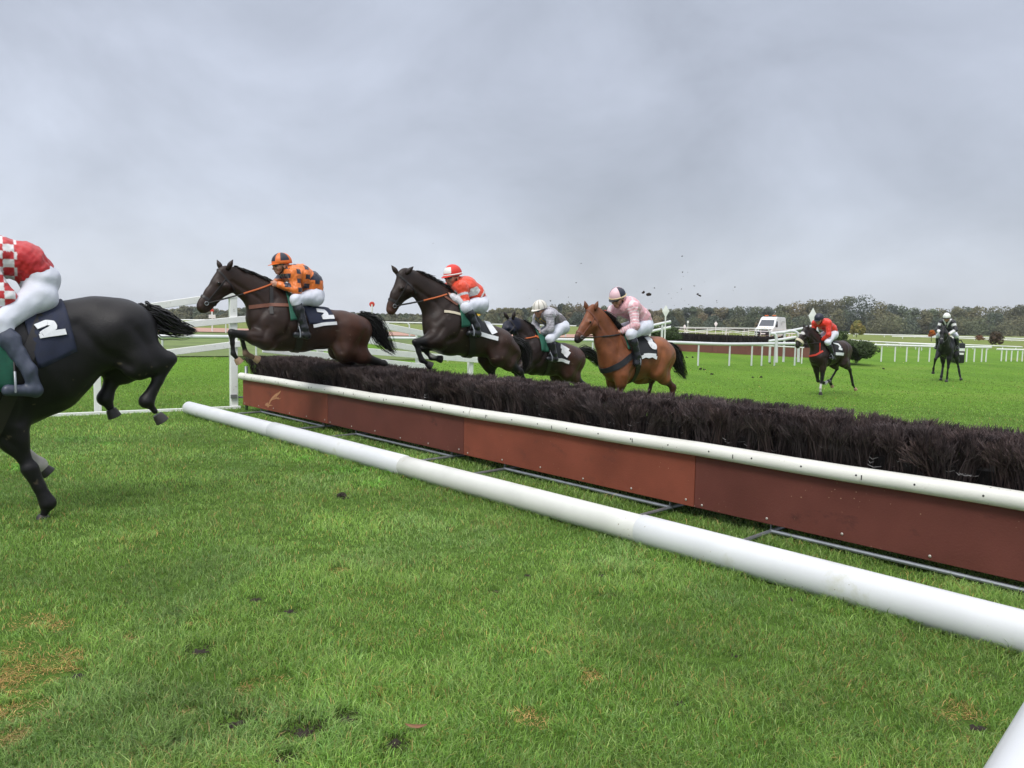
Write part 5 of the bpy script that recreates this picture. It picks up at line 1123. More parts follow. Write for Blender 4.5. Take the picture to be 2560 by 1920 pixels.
# ------------------------------------------------------------------ van
def van():
    g = col_x(1926, 90); rr = np.array([CAM[0] - g[0], CAM[1] - g[1]]); az = math.degrees(math.atan2(rr[1], rr[0])) - 17; g[2] = at(1926, 846.5, 90)[2]
    root = thing('parked_van', g, 'white high-roofed van with an orange light bar parked on the sand track', 'van', None, math.radians(az))
    prof = [(-2.7, .42), (-2.72, 1.2), (-2.62, 2.35), (-2.45, 2.52), (.55, 2.55), (.95, 2.42), (1.15, 2.2), (1.85, 1.40), (2.45, 1.22), (2.68, 1.0), (2.74, .5), (2.6, .36)]
    mb = MB(); V = []; n = len(prof)
    for y in (-1, -.9, .9, 1):
        for (x, z) in prof: k = .03 if abs(y) < .95 else 0; V.append((x * (1 + .0), y * (1.0 - .10 * max(0, z - 1.2) / 1.3), z + k * .6 - (.02 if abs(y) > .95 else 0)))
    fs = []
    for j in range(3):
        for i in range(n): fs.append((j * n + i, j * n + (i + 1) % n, (j + 1) * n + (i + 1) % n, (j + 1) * n + i))
    fs += [tuple(range(n)), tuple(range(3 * n, 4 * n))[::-1]]; mb.add(V, fs); bm = bmesh.new(); me = mb.mesh('body'); bm.from_mesh(me); bmesh.ops.recalc_face_normals(bm, faces=bm.faces[:]); bm.to_mesh(me); bm.free(); link('body', me, M['vanwhite'], root)
    def quad(name, P, m, th=.02):
        P = [np.array(p, float) for p in P]; nn = np.cross(P[1] - P[0], P[3] - P[0]); nn /= np.linalg.norm(nn); mb = MB(); mb.add([p + nn * .012 for p in P] + [p - nn * th for p in P], [(0, 1, 2, 3), (7, 6, 5, 4), (0, 4, 5, 1), (1, 5, 6, 2), (2, 6, 7, 3), (3, 7, 4, 0)]); return mb.build(name, m, root, False)
    quad('windscreen', [(1.20, -.74, 2.18), (1.81, -.84, 1.48), (1.81, .84, 1.48), (1.20, .74, 2.18)], M['glass'])
    quad('side_window', [(.55, .955, 1.42), (1.55, .985, 1.40), (1.12, .93, 2.02), (.55, .925, 2.06)][::-1], M['glass'])
    quad('side_window', [(.55, -.955, 1.42), (1.55, -.985, 1.40), (1.12, -.93, 2.02), (.55, -.925, 2.06)], M['glass'])
    mb = MB(); mb.box((2.70, 0, .62), (.18, 1.9, .42), bev=.05); mb.build('bumper', M['black'], root); mb = MB(); mb.box((2.80, 0, .60), (.02, .52, .12)); mb.build('number_plate', M['white'], root)
    mb = MB(); mb.box((2.69, 0, 1.0), (.06, 1.0, .13), bev=.02); mb.build('grille', M['black'], root)
    for y in (-.72, .72): mb = MB(); mb.ell((2.60, y, 1.02), (.10, .20, .14)); mb.build('headlight', M['glass'], root)
    for i, y in enumerate((-.62, -.31, 0, .31, .62)): quad('warning_stripe', [(2.10, y - .1, 1.325), (2.40, y - .06, 1.25), (2.40, y + .06, 1.25), (2.10, y + .1, 1.325)], M['yellow'], .01)
    for x in (-1.75, 1.75):
        for y in (-.92, .92):
            mb = MB(); mb.tube([(x, y - .11, .36), (x, y - .1, .36), (x, y + .1, .36), (x, y + .11, .36)], [.3, .36, .36, .3], 20); w_ = mb.build('wheel', M['black'], root); mb = MB(); mb.tube([(x, y - .12 if y < 0 else y + .12, .36), (x, y - .09 if y < 0 else y + .09, .36)], .2, 14); mb.build('rim', M['grey'], w_)
    for y in (-1.12, 1.12): mb = MB(); mb.box((1.45, y, 1.5), (.12, .2, .3), bev=.03); mb.build('mirror', M['black'], root)
    mb = MB(); mb.box((.35, 0, 2.62), (.3, 1.4, .06), bev=.02); lb = mb.build('light_bar', M['black'], root)
    for y in (-.45, .45): mb = MB(); mb.box((.35, y, 2.70), (.26, .42, .12), bev=.04); mb.build('beacon', M['orange'], lb)
    mb = MB(); mb.box((-.6, 1.0, .75), (3.2, .02, .07)); mb.build('side_trim', M['black'], root)
    mb = MB(); mb.box((-.35, .957, 1.35), (.012, .015, 1.7)); mb.box((-1.6, .955, 2.0), (1.2, .012, .05)); mb.box((-1.0, .955, 1.75), (.10, .012, .35)); mb.build('door_seam', M['grey'], root)
    mb = MB(); mb.box((.985, 0, 2.38), (.02, .35, .10), bev=.01); mb.build('front_emblem', M['grey'], root)
van()
# black kit bag / box behind the black horse by the rail
def stand():
    g = col_x(2393, 38.0); root = thing('black_bin', g, 'small black box standing behind the black horse at the white rail', 'box'); mb = MB(); mb.box((0, 0, .55), (.5, .4, 1.0), bev=.06); mb.build('box', M['black'], root); mb = MB(); mb.box((0, -.21, .72), (.42, .02, .14)); mb.box((.05, -.21, .52), (.24, .02, .10)); mb.build('white_sticker', M['white'], root); mb = MB(); mb.tube([(-.18, 0, 1.05), (-.1, 0, 1.18), (.12, 0, 1.18), (.2, 0, 1.05)], .025, 8); mb.build('handle', M['black'], root)
stand()
# ------------------------------------------------------------------ turf clods in the air and on the grass
def clod(p, size, seed, label, cat='turf clod', group='turf clods flung up by the hooves', name='turf_clod', m='soil', st=1.0):
    r = np.random.default_rng(seed); mb = MB()
    for i in range(int(r.integers(4, 9))):
        o = r.normal(size=3) * size * .32 * np.array([st, 1, .8]); s = size * (.25 + .3 * r.random()); mb.ell(o, (s * (.7 + .6 * r.random()), s * (.7 + .5 * r.random()), s * (.5 + .5 * r.random())), nu=9, nv=6)
    V = np.array(mb.V); V += (r.normal(size=V.shape)) * size * .085; mb.V = [tuple(v) for v in V]
    me = mb.mesh(name); o = link(name, me, M[m]); o.location = tuple(p); tag(o, label, cat, group)
s_, ox_, oy_ = 2.572, 1040, 600
small = 'tiny dark crumb of turf flying in the grey sky above the horses'
CL = [(110, 22, 8), (500, 58, 4), (815, 105, 4), (1063, 150, 9), (1030, 275, 9), (780, 318, 6), (790, 145, 3), (865, 390, 14), (1533, 308, 11), (1712, 104, 11), (1714, 206, 12), (1718, 235, 6), (1748, 208, 6), (1790, 295, 9), (1706, 315, 9), (1626, 345, 6), (1680, 338, 5), (2050, 302, 11), (1934, 390, 9), (1935, 402, 8), (1643, 375, 5), (1753, 415, 8), (1518, 400, 5), (1728, 390, 5), (1575, 140, 4), (1810, 135, 3), (2040, 325, 4), (1855, 270, 4), (355, 165, 4), (1660, 420, 5), (730, 375, 5), (980, 368, 7), (1130, 205, 4), (1420, 330, 4), (1640, 290, 4)]
for i, (x, y, sz) in enumerate(CL):
    d = 12.0 + (i * 37 % 20) * .1; clod(at(ox_ + x / s_, oy_ + y / s_, d), sz / s_ / F * d * .46, i, small, st=1.2 if i % 3 else .7)
clod(at(ox_ + 1490 / s_, oy_ + 343 / s_, 12.2), 40 / s_ / F * 12.2 * .5, 101, 'largest ragged turf clod flying right of the pink rider\'s cap', st=2.3)
clod(at(ox_ + 1820 / s_, oy_ + 355 / s_, 12.4), 20 / s_ / F * 12.4 * .65, 102, 'second largest rounded turf clod flying far right of the pink rider')
ground_l = 'small dark crumb of turf lying on the bright grass beyond the brush fence'
for i, (px, py) in enumerate(((1926, 912), (1882, 942), (1901, 942), (1716, 899), (1731, 899), (1751, 924), (1760, 925), (1780, 935), (1700, 915), (1690, 930), (2209, 924))):
    g = gpt(px, py, -.1); g[2] = float(gz(g[0], g[1])) + .02; clod(g, .07, 200 + i, ground_l, 'turf clod', 'turf clods lying on the grass')
g = gpt(860, 1246); clod(g + UP * .02, .075, 300, 'dark torn clod of earth lying alone on the near lawn', 'turf clod', 'turf clods lying on the grass')
def dry_leaf():
    for i, (px, py, lb) in enumerate(((1040, 1844, 'curled orange-brown dead leaf lying in the front grass'), (2225, 1575, None))):
        if lb is None: continue
        g = gpt(px, py); mb = MB(); V = []; n = 7
        for k in range(n): t = k / (n - 1); wv = .013 * math.sin(math.pi * min(1, t * .98 + .01)) ** .8; V += [(-.045 + .09 * t, -wv, .012 + .010 * (2 * t - 1) ** 2 + .004), (-.045 + .09 * t, wv, .014 + .010 * (2 * t - 1) ** 2 + .004)]
        mb.add(V, [(2 * k, 2 * k + 1, 2 * k + 3, 2 * k + 2) for k in range(n - 1)]); o = mb.build('dead_leaf', mat('dead_leaf', (.20, .085, .035), .6, .2, 60), None); o.location = tuple(g + UP * .03); tag(o, lb, 'leaf'); md = o.modifiers.new('t', 'SOLIDIFY'); md.thickness = .0015
dry_leaf()
# ------------------------------------------------------------------ the field of horses and their riders
def A_(px, d): a = at(px, 960, d); return (a[0], a[1])
def silk_plain(col, col2=None): return lambda k: np.tile(np.array(col, float), (len(k['V']), 1))
def two(m, a, b): return np.where(m[:, None], np.array(b, float), np.array(a, float))
RD, WH, ORG, NV, PK, GY = (.50, .018, .022), (.74, .73, .74), (.78, .19, .03), (.016, .019, .04), (.74, .42, .45), (.40, .39, .42)
def silk1(k):   # red with white chequered front, plain back and sleeves
    V = k['V']; u = np.floor((V[:, 0]) / .075).astype(int); v = np.floor(V[:, 2] / .062).astype(int); front = V[:, 0] > k['x0']
    return two(((u + v) % 2 == 0) & front, RD, WH)
def silk2(k):   # orange with navy squares, navy lower back
    V = k['V']; u = (V[:, 0] / .15) % 1; v = (V[:, 2] / .13 + .5 * (np.floor(V[:, 0] / .15) % 2)) % 1; m = (u > .24) & (u < .74) & (v > .24) & (v < .74)
    c = two(m, ORG, NV); back = (k['t'] < .5) & (~k['arm']) & (((V - k['wa'])[:, 2] > .02)); return np.where(back[:, None], np.array(NV), c)
def silk3(k):   # red with white star, white seams and pale sleeves
    V = k['V']; c = np.tile(np.array((.76, .070, .028)), (len(V), 1)); q = (k['t'] - .62) ** 2 + ((V[:, 2] - k['nb'][2] + .12) * 1.6) ** 2 ; st = (np.abs(k['t'] - .60) < .20) & (np.abs(V[:, 2] - k['nb'][2] + .10) < .085 - .25 * np.abs(k['t'] - .6)) & (~k['arm']); c[st] = WH
    seam = (np.abs(k['t'] - .22) < .035) & ~k['arm']; c[seam] = WH; sl = k['arm'] & ((k['la'] > .85) | (np.abs(k['la'] - .42) < .07)); c[sl] = (.62, .62, .66); return c
def silk4(k):   # silver grey with fine darker stripes
    V = k['V']; m = ((k['t'] * 13) % 1 > .6) & ~k['arm']; m2 = ((k['la'] * 9) % 1 > .62) & k['arm']; c = two(m | m2, (.42, .41, .45), (.17, .16, .18)); fr = (~k['arm']) & (V[:, 0] > k['x0']) & (V[:, 2] < k['nb'][2] + .03); c[fr] = (.13, .115, .12)
    yb = fr & (np.abs(V[:, 2] - k['nb'][2] + .09 - .04 * np.sin(V[:, 1] * 40)) < .014) & (np.abs(V[:, 1]) < .12); c[yb] = (.62, .42, .05); return c
def silk5(k):   # pale pink satin with whiter hoops on the sleeves
    V = k['V']; m = ((k['la'] * 6.5 + .1 * np.sin(V[:, 1] * 50)) % 1 > .62) & k['arm']; c = two(m, (.74, .40, .44), (.80, .66, .68)); m3 = (~k['arm']) & ((k['t'] * 5) % 1 > .8); c[m3] = (.78, .55, .58); return c
def silk6(k): V = k['V']; return np.tile(np.array((.72, .032, .014)), (len(V), 1))
def silk7(k):   # black with white chevrons and white sleeves
    V = k['V']; c = np.tile(np.array((.012, .012, .015)), (len(V), 1)); ay = np.abs(k['y']); z = (k['nb'][2] - V[:, 2]); ch = (np.abs(ay * 1.1 + z * .5 - .085) < .03) & ~k['arm']; c[ch] = WH; m = k['arm'] & (((k['la'] > .2) & (k['la'] < .5)) | (k['la'] > 1.25)); c[m] = WH; return c
def withx(fn, x0): return lambda k: fn(dict(k, x0=x0))
ONE = lambda u, v: 0
# ---- 1: black horse landing at the left edge
c1 = crop(0, 540, 2.073)
H1 = horse(dict(A=A_(125, 6.35), head=214, crop=c1, scale=1.05, legk=1.6, vox=.014, seed=2, label='black horse landing at the left edge of the picture with its front cut off', coat=(.009, .008, .009), points=(.010, .009, .010), warm=(.013, .011, .012),
    trunk=[(-130, 760, 330), (40, 780, 315), (210, 750, 255), (380, 645, 196), (520, 598, 180), (625, 582, 160)],
    neck=[(-250, 620, 220), (-420, 560, 170), (-580, 540, 140), (-700, 560, 120)], hd=[(-770, 580, 110), (-800, 680, 130), (-860, 800, 95), (-920, 920, 75), (-950, 980, 66)], ears=[((-720, 480), (-730, 390), .06), ((-720, 480), (-730, 390), -.06)],
    legs=dict(fn=[(40, 1090), (150, 1310), (250, 1490), (215, 1585)], ff=[(-20, 1100), (90, 1190), (200, 1290), (245, 1325)], hn=[(648, 600), (725, 755), (875, 745), (765, 960), (835, 1055)], hf=[(648, 620), (620, 780), (600, 800), (545, 945), (590, 1030)]),
    tail=[(755, 500, 34), (835, 545, 46), (920, 580, 30), (1010, 598, 15)], tail_n=240, mane_n=60, socks=[('ff', .45, (.45, .42, .38))],
    cloth=dict(q=[(90, 590), (330, 560), (400, 700), (200, 785)], m='navy', marks=[('number_two', [(200, 578), (240, 562), (270, 564), (278, 582), (228, 610), (212, 622), (322, 606)], .046, 'whitecloth'), ('number_two', [(215, 626), (305, 612)], .035, 'whitecloth')]),
    patches=[('saddle_flap', [(-90, 640), (60, 640), (90, 880), (-70, 900)], 'greencloth')], loops=[('girth', (100, 800), (.9, 0, .35), .09, 'leather')]))
jockey(H1, dict(crop=c1, label='rider cut off by the left edge in red with white checks', silk=withx(silk1, H1['f'].P(*c1(88, 200), .15)[0]), headc=(-190, 160), neckb=(-110, 220), chest=(-20, 210), waist=(130, 235), pelv=(205, 330),
    sho=(-90, 240), elb=(30, 420), wri=(-130, 560), hip=(185, 420), knee=(-5, 560), ank=(150, 800), toe=(40, 880), boot='bootg', cap=ONE, capmats=['c_red'], vox=.009, bt=.14, scale=1.0))
# ---- 2: dark bay leading over the fence, orange rider
c2 = crop(460, 600, 3.814)
H2 = horse(dict(A=A_(720, 10.9), head=216, crop=c2, scale=1.04, vox=.015, seed=3, label='dark brown horse stretched over the left part of the fence under the orange rider', coat=(.028, .0135, .009), warm=(.065, .024, .014), points=(.009, .008, .008), muzzle=(.035, .018, .013),
    trunk=[(800, 750, 205), (930, 790, 262), (1130, 850, 212), (1330, 850, 180), (1500, 850, 172), (1630, 870, 158)],
    neck=[(840, 640, 180), (690, 510, 138), (560, 410, 108), (455, 345, 88)], hd=[(405, 325, 78), (370, 425, 98), (280, 520, 72), (205, 605, 54), (180, 635, 48)], ears=[((352, 268), (335, 232), -.05), ((425, 262), (452, 213), .05)],
    legs=dict(fn=[(790, 960), (455, 880), (468, 1085), (525, 1160)], ff=[(770, 960), (545, 910), (590, 1085), (700, 1140)], hn=[(1590, 850), (1530, 1060), (1900, 1180), (2030, 1330), (2110, 1420)], hf=[(1560, 850), (1470, 1050), (1650, 1240), (1740, 1400), (1800, 1480)]),
    tanhoof=('fn', 'ff'), socks=[('ff', .0, (.20, .13, .09))], tail=[(1690, 725, 28), (1800, 800, 62), (1890, 950, 66), (2010, 1075, 24)],
    cloth=dict(q=[(1120, 650), (1390, 672), (1440, 800), (1190, 800)], m='navy', marks=[('number_two', [(1275, 682), (1330, 690), (1352, 715), (1325, 738), (1315, 745), (1405, 742)], .06, 'whitecloth'), ('lettering', [(1240, 822), (1320, 806), (1432, 797)], .045, 'whitecloth')]),
    patches=[('saddle_flap', [(985, 570), (1120, 600), (1130, 760), (1010, 770)], 'greencloth')], straps=[('breast_strap', [(640, 640), (820, 620), (1030, 625)], .05, 'brownl'), ('neck_strap', [(830, 470), (835, 690)], .05, 'leather')], loops=[('girth', (1040, 820), (1, 0, -.05), .09, 'leather')]))
jockey(H2, dict(crop=c2, label='crouching rider in an orange jacket with navy squares and an orange and navy cap', silk=silk2, headc=(928, 235), neckb=(1010, 305), chest=(1100, 340), waist=(1215, 400), pelv=(1235, 520), sho=(1045, 320), elb=(1075, 475), wri=(900, 425), hip=(1225, 550), knee=(1065, 570), ank=(1150, 840), toe=(1065, 880), wri_f=(880, 410), elb_f=(905, 400),
    cap=lambda u, v: 1 if (v < .80 and (u * 4 + .5) % 1 > .2 and (u * 4 + .5) % 1 < .8) else 0, capmats=['c_orange', 'c_navy'], peak='c_orange', pitch=-8, vox=.008))
# ---- 3: second dark horse, red-capped rider
c3 = crop(920, 620, 4.88)
H3 = horse(dict(A=A_(1120, 10.9), head=214, crop=c3, scale=1.03, vox=.015, seed=5, label='dark brown horse with arched neck taking off under the red-capped rider', coat=(.023, .0125, .009), warm=(.048, .022, .015), points=(.008, .007, .008), muzzle=(.07, .032, .022),
    trunk=[(900, 900, 225), (1010, 960, 345), (1230, 1085, 240), (1430, 1125, 195), (1580, 1180, 185), (1690, 1270, 165)], tys=[.66, .60, .82, .86, .84, .78],
    neck=[(940, 770, 225), (800, 610, 185), (660, 490, 148), (540, 410, 118)], hd=[(455, 365, 100), (440, 500, 130), (365, 590, 98), (300, 700, 74), (280, 750, 62)], ears=[((350, 300), (320, 258), -.055), ((480, 300), (535, 245), .055)],
    legs=dict(fn=[(860, 1120), (575, 1150), (655, 1370), (755, 1430)], ff=[(840, 1130), (660, 1220), (775, 1335), (880, 1355)], hn=[(1620, 1180), (1590, 1330), (1850, 1500), (1960, 1720), (2010, 1830)], hf=[(1580, 1200), (1450, 1350), (1510, 1530), (1600, 1750), (1640, 1850)]),
    marks=[((795, 1280, -.15), .09, (.6, .58, .55))], tail=[(1770, 1120, 30), (1890, 1200, 55), (1930, 1350, 50), (1910, 1500, 20)],
    cloth=dict(q=[(1270, 860), (1480, 905), (1580, 1110), (1310, 1040)], m='blackcloth', marks=[('number_one', [(1455, 935), (1515, 1020)], .10, 'whitecloth'), ('lettering', [(1330, 1040), (1440, 1075), (1555, 1105)], .06, 'whitecloth')]),
    patches=[('saddle_flap', [(1120, 780), (1240, 800), (1260, 960), (1130, 970)], 'greencloth')], straps=[('breast_strap', [(945, 775), (1050, 790), (1140, 815)], .035, 'fleece'), ('neck_strap', [(945, 600), (1080, 690)], .03, 'brownl')], loops=[('girth', (1150, 1060), (1, 0, -.25), .09, 'leather')]))
jockey(H3, dict(crop=c3, label='rider in a red jacket with white star and red cap and dark goggles', silk=silk3, headc=(1030, 345), neckb=(1110, 450), chest=(1180, 480), waist=(1290, 560), pelv=(1340, 670), sho=(1140, 480), elb=(1195, 690), wri=(1010, 585), hip=(1340, 690), knee=(1195, 725), ank=(1320, 960), toe=(1240, 1010), wri_f=(960, 560), elb_f=(985, 540),
    cap=lambda u, v: 1 if (u < .10 or u > .90) and .35 < v < .72 else 0, capmats=['c_red', 'c_white'], peak='c_red', band=('c_white', -.005), yaw=12, pitch=-12, vox=.008))
# ---- 4: dark bay behind, silver rider
c4 = crop(1220, 690, 4.254)
H4 = horse(dict(A=A_(1340, 13.4), head=216, crop=c4, scale=1.0, vox=.016, seed=6, label='dark brown horse in a navy hood half hidden behind another horse, under the silver rider', coat=(.018, .010, .0085), warm=(.07, .026, .016), points=(.009, .008, .009), muzzle=(.02, .014, .012),
    trunk=[(400, 800, 175), (500, 835, 215), (670, 878, 172), (800, 880, 160), (900, 885, 140)], neck=[(430, 700, 140), (385, 610, 105), (330, 550, 82)], hd=[(265, 500, 62), (225, 560, 76), (175, 620, 55), (130, 690, 42), (118, 710, 38)], ears=[((205, 440), (180, 402), -.05), ((268, 440), (281, 388), .05)],
    legs=dict(fn=[(400, 960), (270, 1010), (350, 1110), (410, 1120)], ff=[(390, 960), (300, 1040), (380, 1120), (440, 1120)], hn=[(880, 890), (850, 1040), (1010, 1150), (1040, 1330), (1060, 1400)], hf=[(850, 890), (740, 1050), (850, 1180), (870, 1330), (900, 1400)]),
    marks=[((225, 540, .0), .20, (.012, .014, .03)), ((265, 505, .0), .15, (.012, .014, .03))], markflat_=1, tail=[(985, 800, 25), (1070, 815, 45), (1150, 880, 42), (1165, 960, 14)],
    cloth=dict(q=[(640, 700), (790, 705), (860, 920), (690, 890)], m='blackcloth', marks=[('number_five', [(785, 765), (825, 790)], .10, 'whitecloth'), ('number_five', [(795, 800), (830, 825)], .12, 'whitecloth'), ('lettering', [(680, 893), (770, 890), (848, 915)], .055, 'whitecloth')]),
    straps=[('neck_strap', [(505, 640), (570, 680)], .03, 'tan')], patches=[('saddle_flap', [(545, 670), (625, 680), (640, 810), (560, 800)], 'greencloth')], loops=[('girth', (560, 850), (1, 0, -.1), .09, 'leather')]))
jockey(H4, dict(crop=c4, label='rider in a silver-grey striped jacket with a cream striped cap', silk=withx(silk4, -9), headc=(550, 355), neckb=(600, 425), chest=(640, 430), waist=(725, 480), pelv=(770, 540), sho=(655, 410, .2), elb=(665, 560, .26), wri=(575, 605), hip=(775, 545), knee=(660, 670), ank=(700, 830), toe=(640, 860), sho_f=(530, 440, -.16), elb_f=(500, 530, -.2), wri_f=(545, 590, -.02),
    cap=lambda u, v: 1 if (u * 8) % 1 > .62 else 0, capmats=['c_cream_white', 'c_stripe'], peak='c_cream_white', yaw=10, pitch=-14, vox=.009))
# ---- 5: bright bay, pink rider
H5 = horse(dict(A=A_(1575, 11.9), head=216, crop=c4, scale=1.02, vox=.014, seed=7, label='bright chestnut-bay horse with a black mane about to jump under the pink rider', coat=(.185, .062, .026), warm=(.27, .095, .036), points=(.06, .022, .013), muzzle=(.018, .014, .014),
    trunk=[(1350, 910, 190), (1430, 890, 240), (1570, 880, 205), (1700, 840, 190), (1800, 835, 175), (1850, 850, 150)], tys=[.72, .66, .80, .84, .82, .80],
    neck=[(1340, 790, 190), (1270, 660, 148), (1210, 540, 112), (1160, 450, 88)], hd=[(1105, 390, 70), (1085, 500, 98), (1025, 570, 72), (970, 650, 54), (950, 680, 46)], ears=[((1050, 345), (1032, 280), -.055), ((1140, 345), (1166, 278), .055)],
    legs=dict(fn=[(1420, 1060), (1400, 1260), (1400, 1460), (1380, 1560)], ff=[(1330, 1060), (1310, 1250), (1340, 1430), (1390, 1480)], hn=[(1830, 840), (1790, 1010), (1965, 1180), (1950, 1400), (1930, 1520)], hf=[(1790, 850), (1610, 1050), (1745, 1110), (1700, 1290), (1680, 1390)]),
    tail=[(1935, 740, 25), (1990, 800, 48), (2030, 950, 62), (2105, 1085, 24)], mane_len=1.7, mane_n=190,
    cloth=dict(q=[(1570, 640), (1730, 660), (1790, 870), (1620, 870)], m='blackcloth', marks=[('number_eight', [(1683, 675), (1700, 668), (1728, 690), (1733, 715), (1708, 705), (1690, 685)], .045, 'whitecloth'), ('number_eight', [(1715, 725), (1740, 722), (1768, 745), (1770, 770), (1745, 765), (1722, 745), (1745, 745)], .055, 'whitecloth'), ('lettering', [(1635, 862), (1665, 850), (1700, 860), (1735, 848), (1772, 866)], .05, 'whitecloth'), ('lettering', [(1655, 838), (1690, 834), (1770, 838)], .03, 'whitecloth')]),
    patches=[('saddle_flap', [(1425, 620), (1510, 640), (1560, 800), (1480, 790)], 'greencloth')], straps=[('neck_strap', [(1430, 660), (1460, 720), (1500, 770)], .05, 'brownl')], loops=[('breast_girth', (1400, 845), (.55, 0, .85), .08, 'blackcloth'), ('girth', (1480, 890), (1, 0, -.05), .09, 'leather')], bridlemat='brownl'))
jockey(H5, dict(crop=c4, label='rider in a shiny pale pink jacket with a pink and black quartered cap', silk=silk5, headc=(1378, 235), neckb=(1440, 300), chest=(1490, 330), waist=(1610, 430), pelv=(1650, 520), sho=(1545, 330, .2), elb=(1565, 530, .28), wri=(1425, 590), hip=(1650, 545), knee=(1520, 620), ank=(1585, 850), toe=(1600, 900), sho_f=(1330, 370, -.17), elb_f=(1285, 480, -.25), wri_f=(1345, 560, -.08),
    cap=lambda u, v: 1 if (.14 < u < .36 or .64 < u < .86) and v < .86 else 2 if v > .92 else 0, capmats=['c_pink', 'c_navy', 'c_black'], peak='c_black', band=('c_cream', -.008), yaw=14, pitch=-22, vox=.008, rein='leather'))
# ---- 6: red rider cantering behind
c6 = crop(1640, 690, 3.95)
H6 = horse(dict(A=A_(2055, 20.2), head=211, crop=c6, scale=.93, vox=.015, seed=8, label='dark brown galloping horse with a pale fleece noseband under the plain red rider', coat=(.019, .011, .009), warm=(.045, .022, .016), points=(.012, .011, .011), muzzle=(.02, .017, .016),
    trunk=[(1590, 785, 84), (1640, 772, 122), (1720, 765, 108), (1790, 740, 96), (1840, 725, 84), (1862, 730, 74)], neck=[(1600, 710, 92), (1565, 640, 74), (1530, 590, 58), (1505, 560, 46)], hd=[(1480, 540, 40), (1465, 590, 54), (1435, 625, 40), (1408, 668, 32), (1400, 685, 28)], ears=[((1465, 512), (1457, 486), -.05), ((1500, 515), (1513, 474), .05)],
    legs=dict(fn=[(1650, 860), (1640, 1010), (1624, 1110), (1625, 1165)], ff=[(1575, 870), (1600, 1035), (1668, 1060), (1700, 1040)], hn=[(1845, 730), (1850, 850), (1915, 925), (1945, 1075), (1970, 1120)], hf=[(1820, 740), (1750, 860), (1790, 915), (1715, 1040), (1738, 1090)]),
    tanhoof=('hn', 'hf'), socks=[('fn', .25, (.62, .6, .58)), ('ff', .0, (.62, .6, .58))], marks=[((1438, 563, .0), .05, (.62, .6, .58))], fleece=True, tail=[(1895, 695, 14), (1945, 740, 32), (1975, 800, 32), (1975, 855, 14)], tail_n=120, mane_n=90,
    cloth=dict(q=[(1715, 650), (1790, 655), (1845, 785), (1760, 780)], m='blackcloth', marks=[('number_two', [(1755, 672), (1795, 680), (1815, 705), (1800, 722), (1825, 725)], .06, 'whitecloth'), ('lettering', [(1778, 768), (1838, 770)], .08, 'whitecloth')]),
    straps=[('breast_strap', [(1522, 790), (1580, 778), (1640, 745)], .05, 'red'), ('breast_strap', [(1615, 745), (1618, 660)], .03, 'red')], loops=[('girth', (1670, 780), (1, 0, -.1), .09, 'leather')]))
jockey(H6, dict(crop=c6, label='rider in a plain bright red jacket with a dark navy cap', silk=silk6, headc=(1610, 428), neckb=(1645, 465), chest=(1665, 475), waist=(1720, 520), pelv=(1740, 570), sho=(1702, 470, .2), elb=(1705, 580, .25), wri=(1645, 630), hip=(1745, 580), knee=(1695, 655), ank=(1745, 775), toe=(1720, 800), sho_f=(1570, 465, -.18), elb_f=(1550, 560, -.22), wri_f=(1590, 625, -.05),
    cap=ONE, capmats=['c_navy'], peak='c_navy', yaw=8, pitch=-18, vox=.010, scale=.95, rein='leather'))
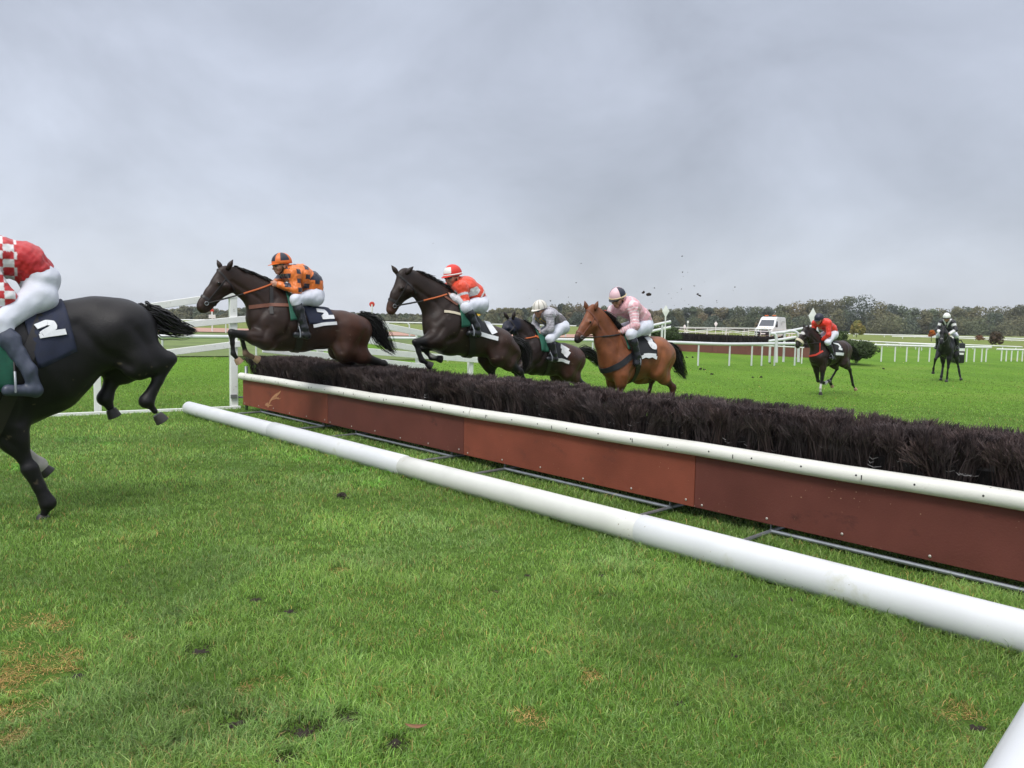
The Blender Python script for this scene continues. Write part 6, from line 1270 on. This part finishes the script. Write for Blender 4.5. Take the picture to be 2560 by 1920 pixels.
# ---- 7: black horse far right, seen head-on (metres in its own frame: forward, sideways, up)
H7 = horse(dict(A=A_(2362, 27.0), head=233, local=True, scale=1.0, vox=.017, seed=9, label='black horse galloping head-on towards the camera at the far right', coat=(.008, .008, .009), points=(.008, .008, .009),
    trunk=[(.50, 1.24, .27), (.22, 1.24, .36), (-.15, 1.24, .31), (-.5, 1.26, .28), (-.78, 1.27, .27)], neck=[(.62, 1.42, .25), (.82, 1.60, .20), (1.0, 1.74, .15), (1.12, 1.82, .12)], hd=[(1.20, 1.84, .11), (1.27, 1.72, .13), (1.37, 1.56, .095), (1.45, 1.42, .075), (1.47, 1.37, .065)], ears=[((1.16, -.06, 1.92), (1.08, -.08, 2.02)), ((1.16, .06, 1.92), (1.08, .08, 2.02))],
    legs=dict(fn=[(.45, .15, 1.0), (.5, .13, .52), (.46, .11, .13), (.52, .11, 0.02)], ff=[(.5, -.17, 1.02), (.74, -.24, .80), (.62, -.30, .46), (.58, -.31, .30)], hn=[(-.75, .15, 1.2), (-.62, .2, .92), (-.85, .28, .52), (-.85, .36, .16), (-.8, .40, .05)], hf=[(-.75, -.15, 1.2), (-.5, -.17, .9), (-.6, -.17, .5), (-.35, -.17, .14), (-.28, -.17, .03)]),
    marks=[((1.45, .0, 1.50), .06, (.6, .6, .6))], markflat=1, tail=[(-1.0, 0, 1.42, .06), (-1.2, .03, 1.36, .10), (-1.36, .05, 1.2, .10), (-1.45, .05, 1.0, .04)], tail_n=100, mane_n=70, socks=[]))
jockey(H7, dict(local=True, label='rider in a black jacket with white chevrons and sleeves and a white cap', silk=silk7, headc=(.60, 0, 2.24), neckb=(.42, 0, 2.12), chest=(.30, 0, 2.06), waist=(.02, 0, 1.94), pelv=(-.16, 0, 1.82), sho=(.38, .18, 2.08), elb=(.46, .28, 1.82), wri=(.66, .12, 1.68), hip=(-.12, .11, 1.78), knee=(.20, .27, 1.62), ank=(.0, .32, 1.24), toe=(.16, .33, 1.20), pitch=-14, cap=ONE, capmats=['c_white'], peak='c_black', vox=.010, scale=1.0, rein='leather'))

# ------------------------------------------------------------------ thin damp air between the camera and the wood
def haze():
    mb = MB(); mb.box((0, 840, 20.5), (3400, 2000, 43)); me = mb.mesh('haze'); m = bpy.data.materials.new('damp_air'); m.use_nodes = True; t = m.node_tree; t.nodes.remove(t.nodes['Principled BSDF']); v = t.nodes.new('ShaderNodeVolumePrincipled'); v.inputs['Color'].default_value = (.86, .89, .93, 1); v.inputs['Density'].default_value = .0003; t.links.new(v.outputs[0], t.nodes['Material Output'].inputs['Volume'])
    tag(link('haze', me, m), kind='stuff')
haze()
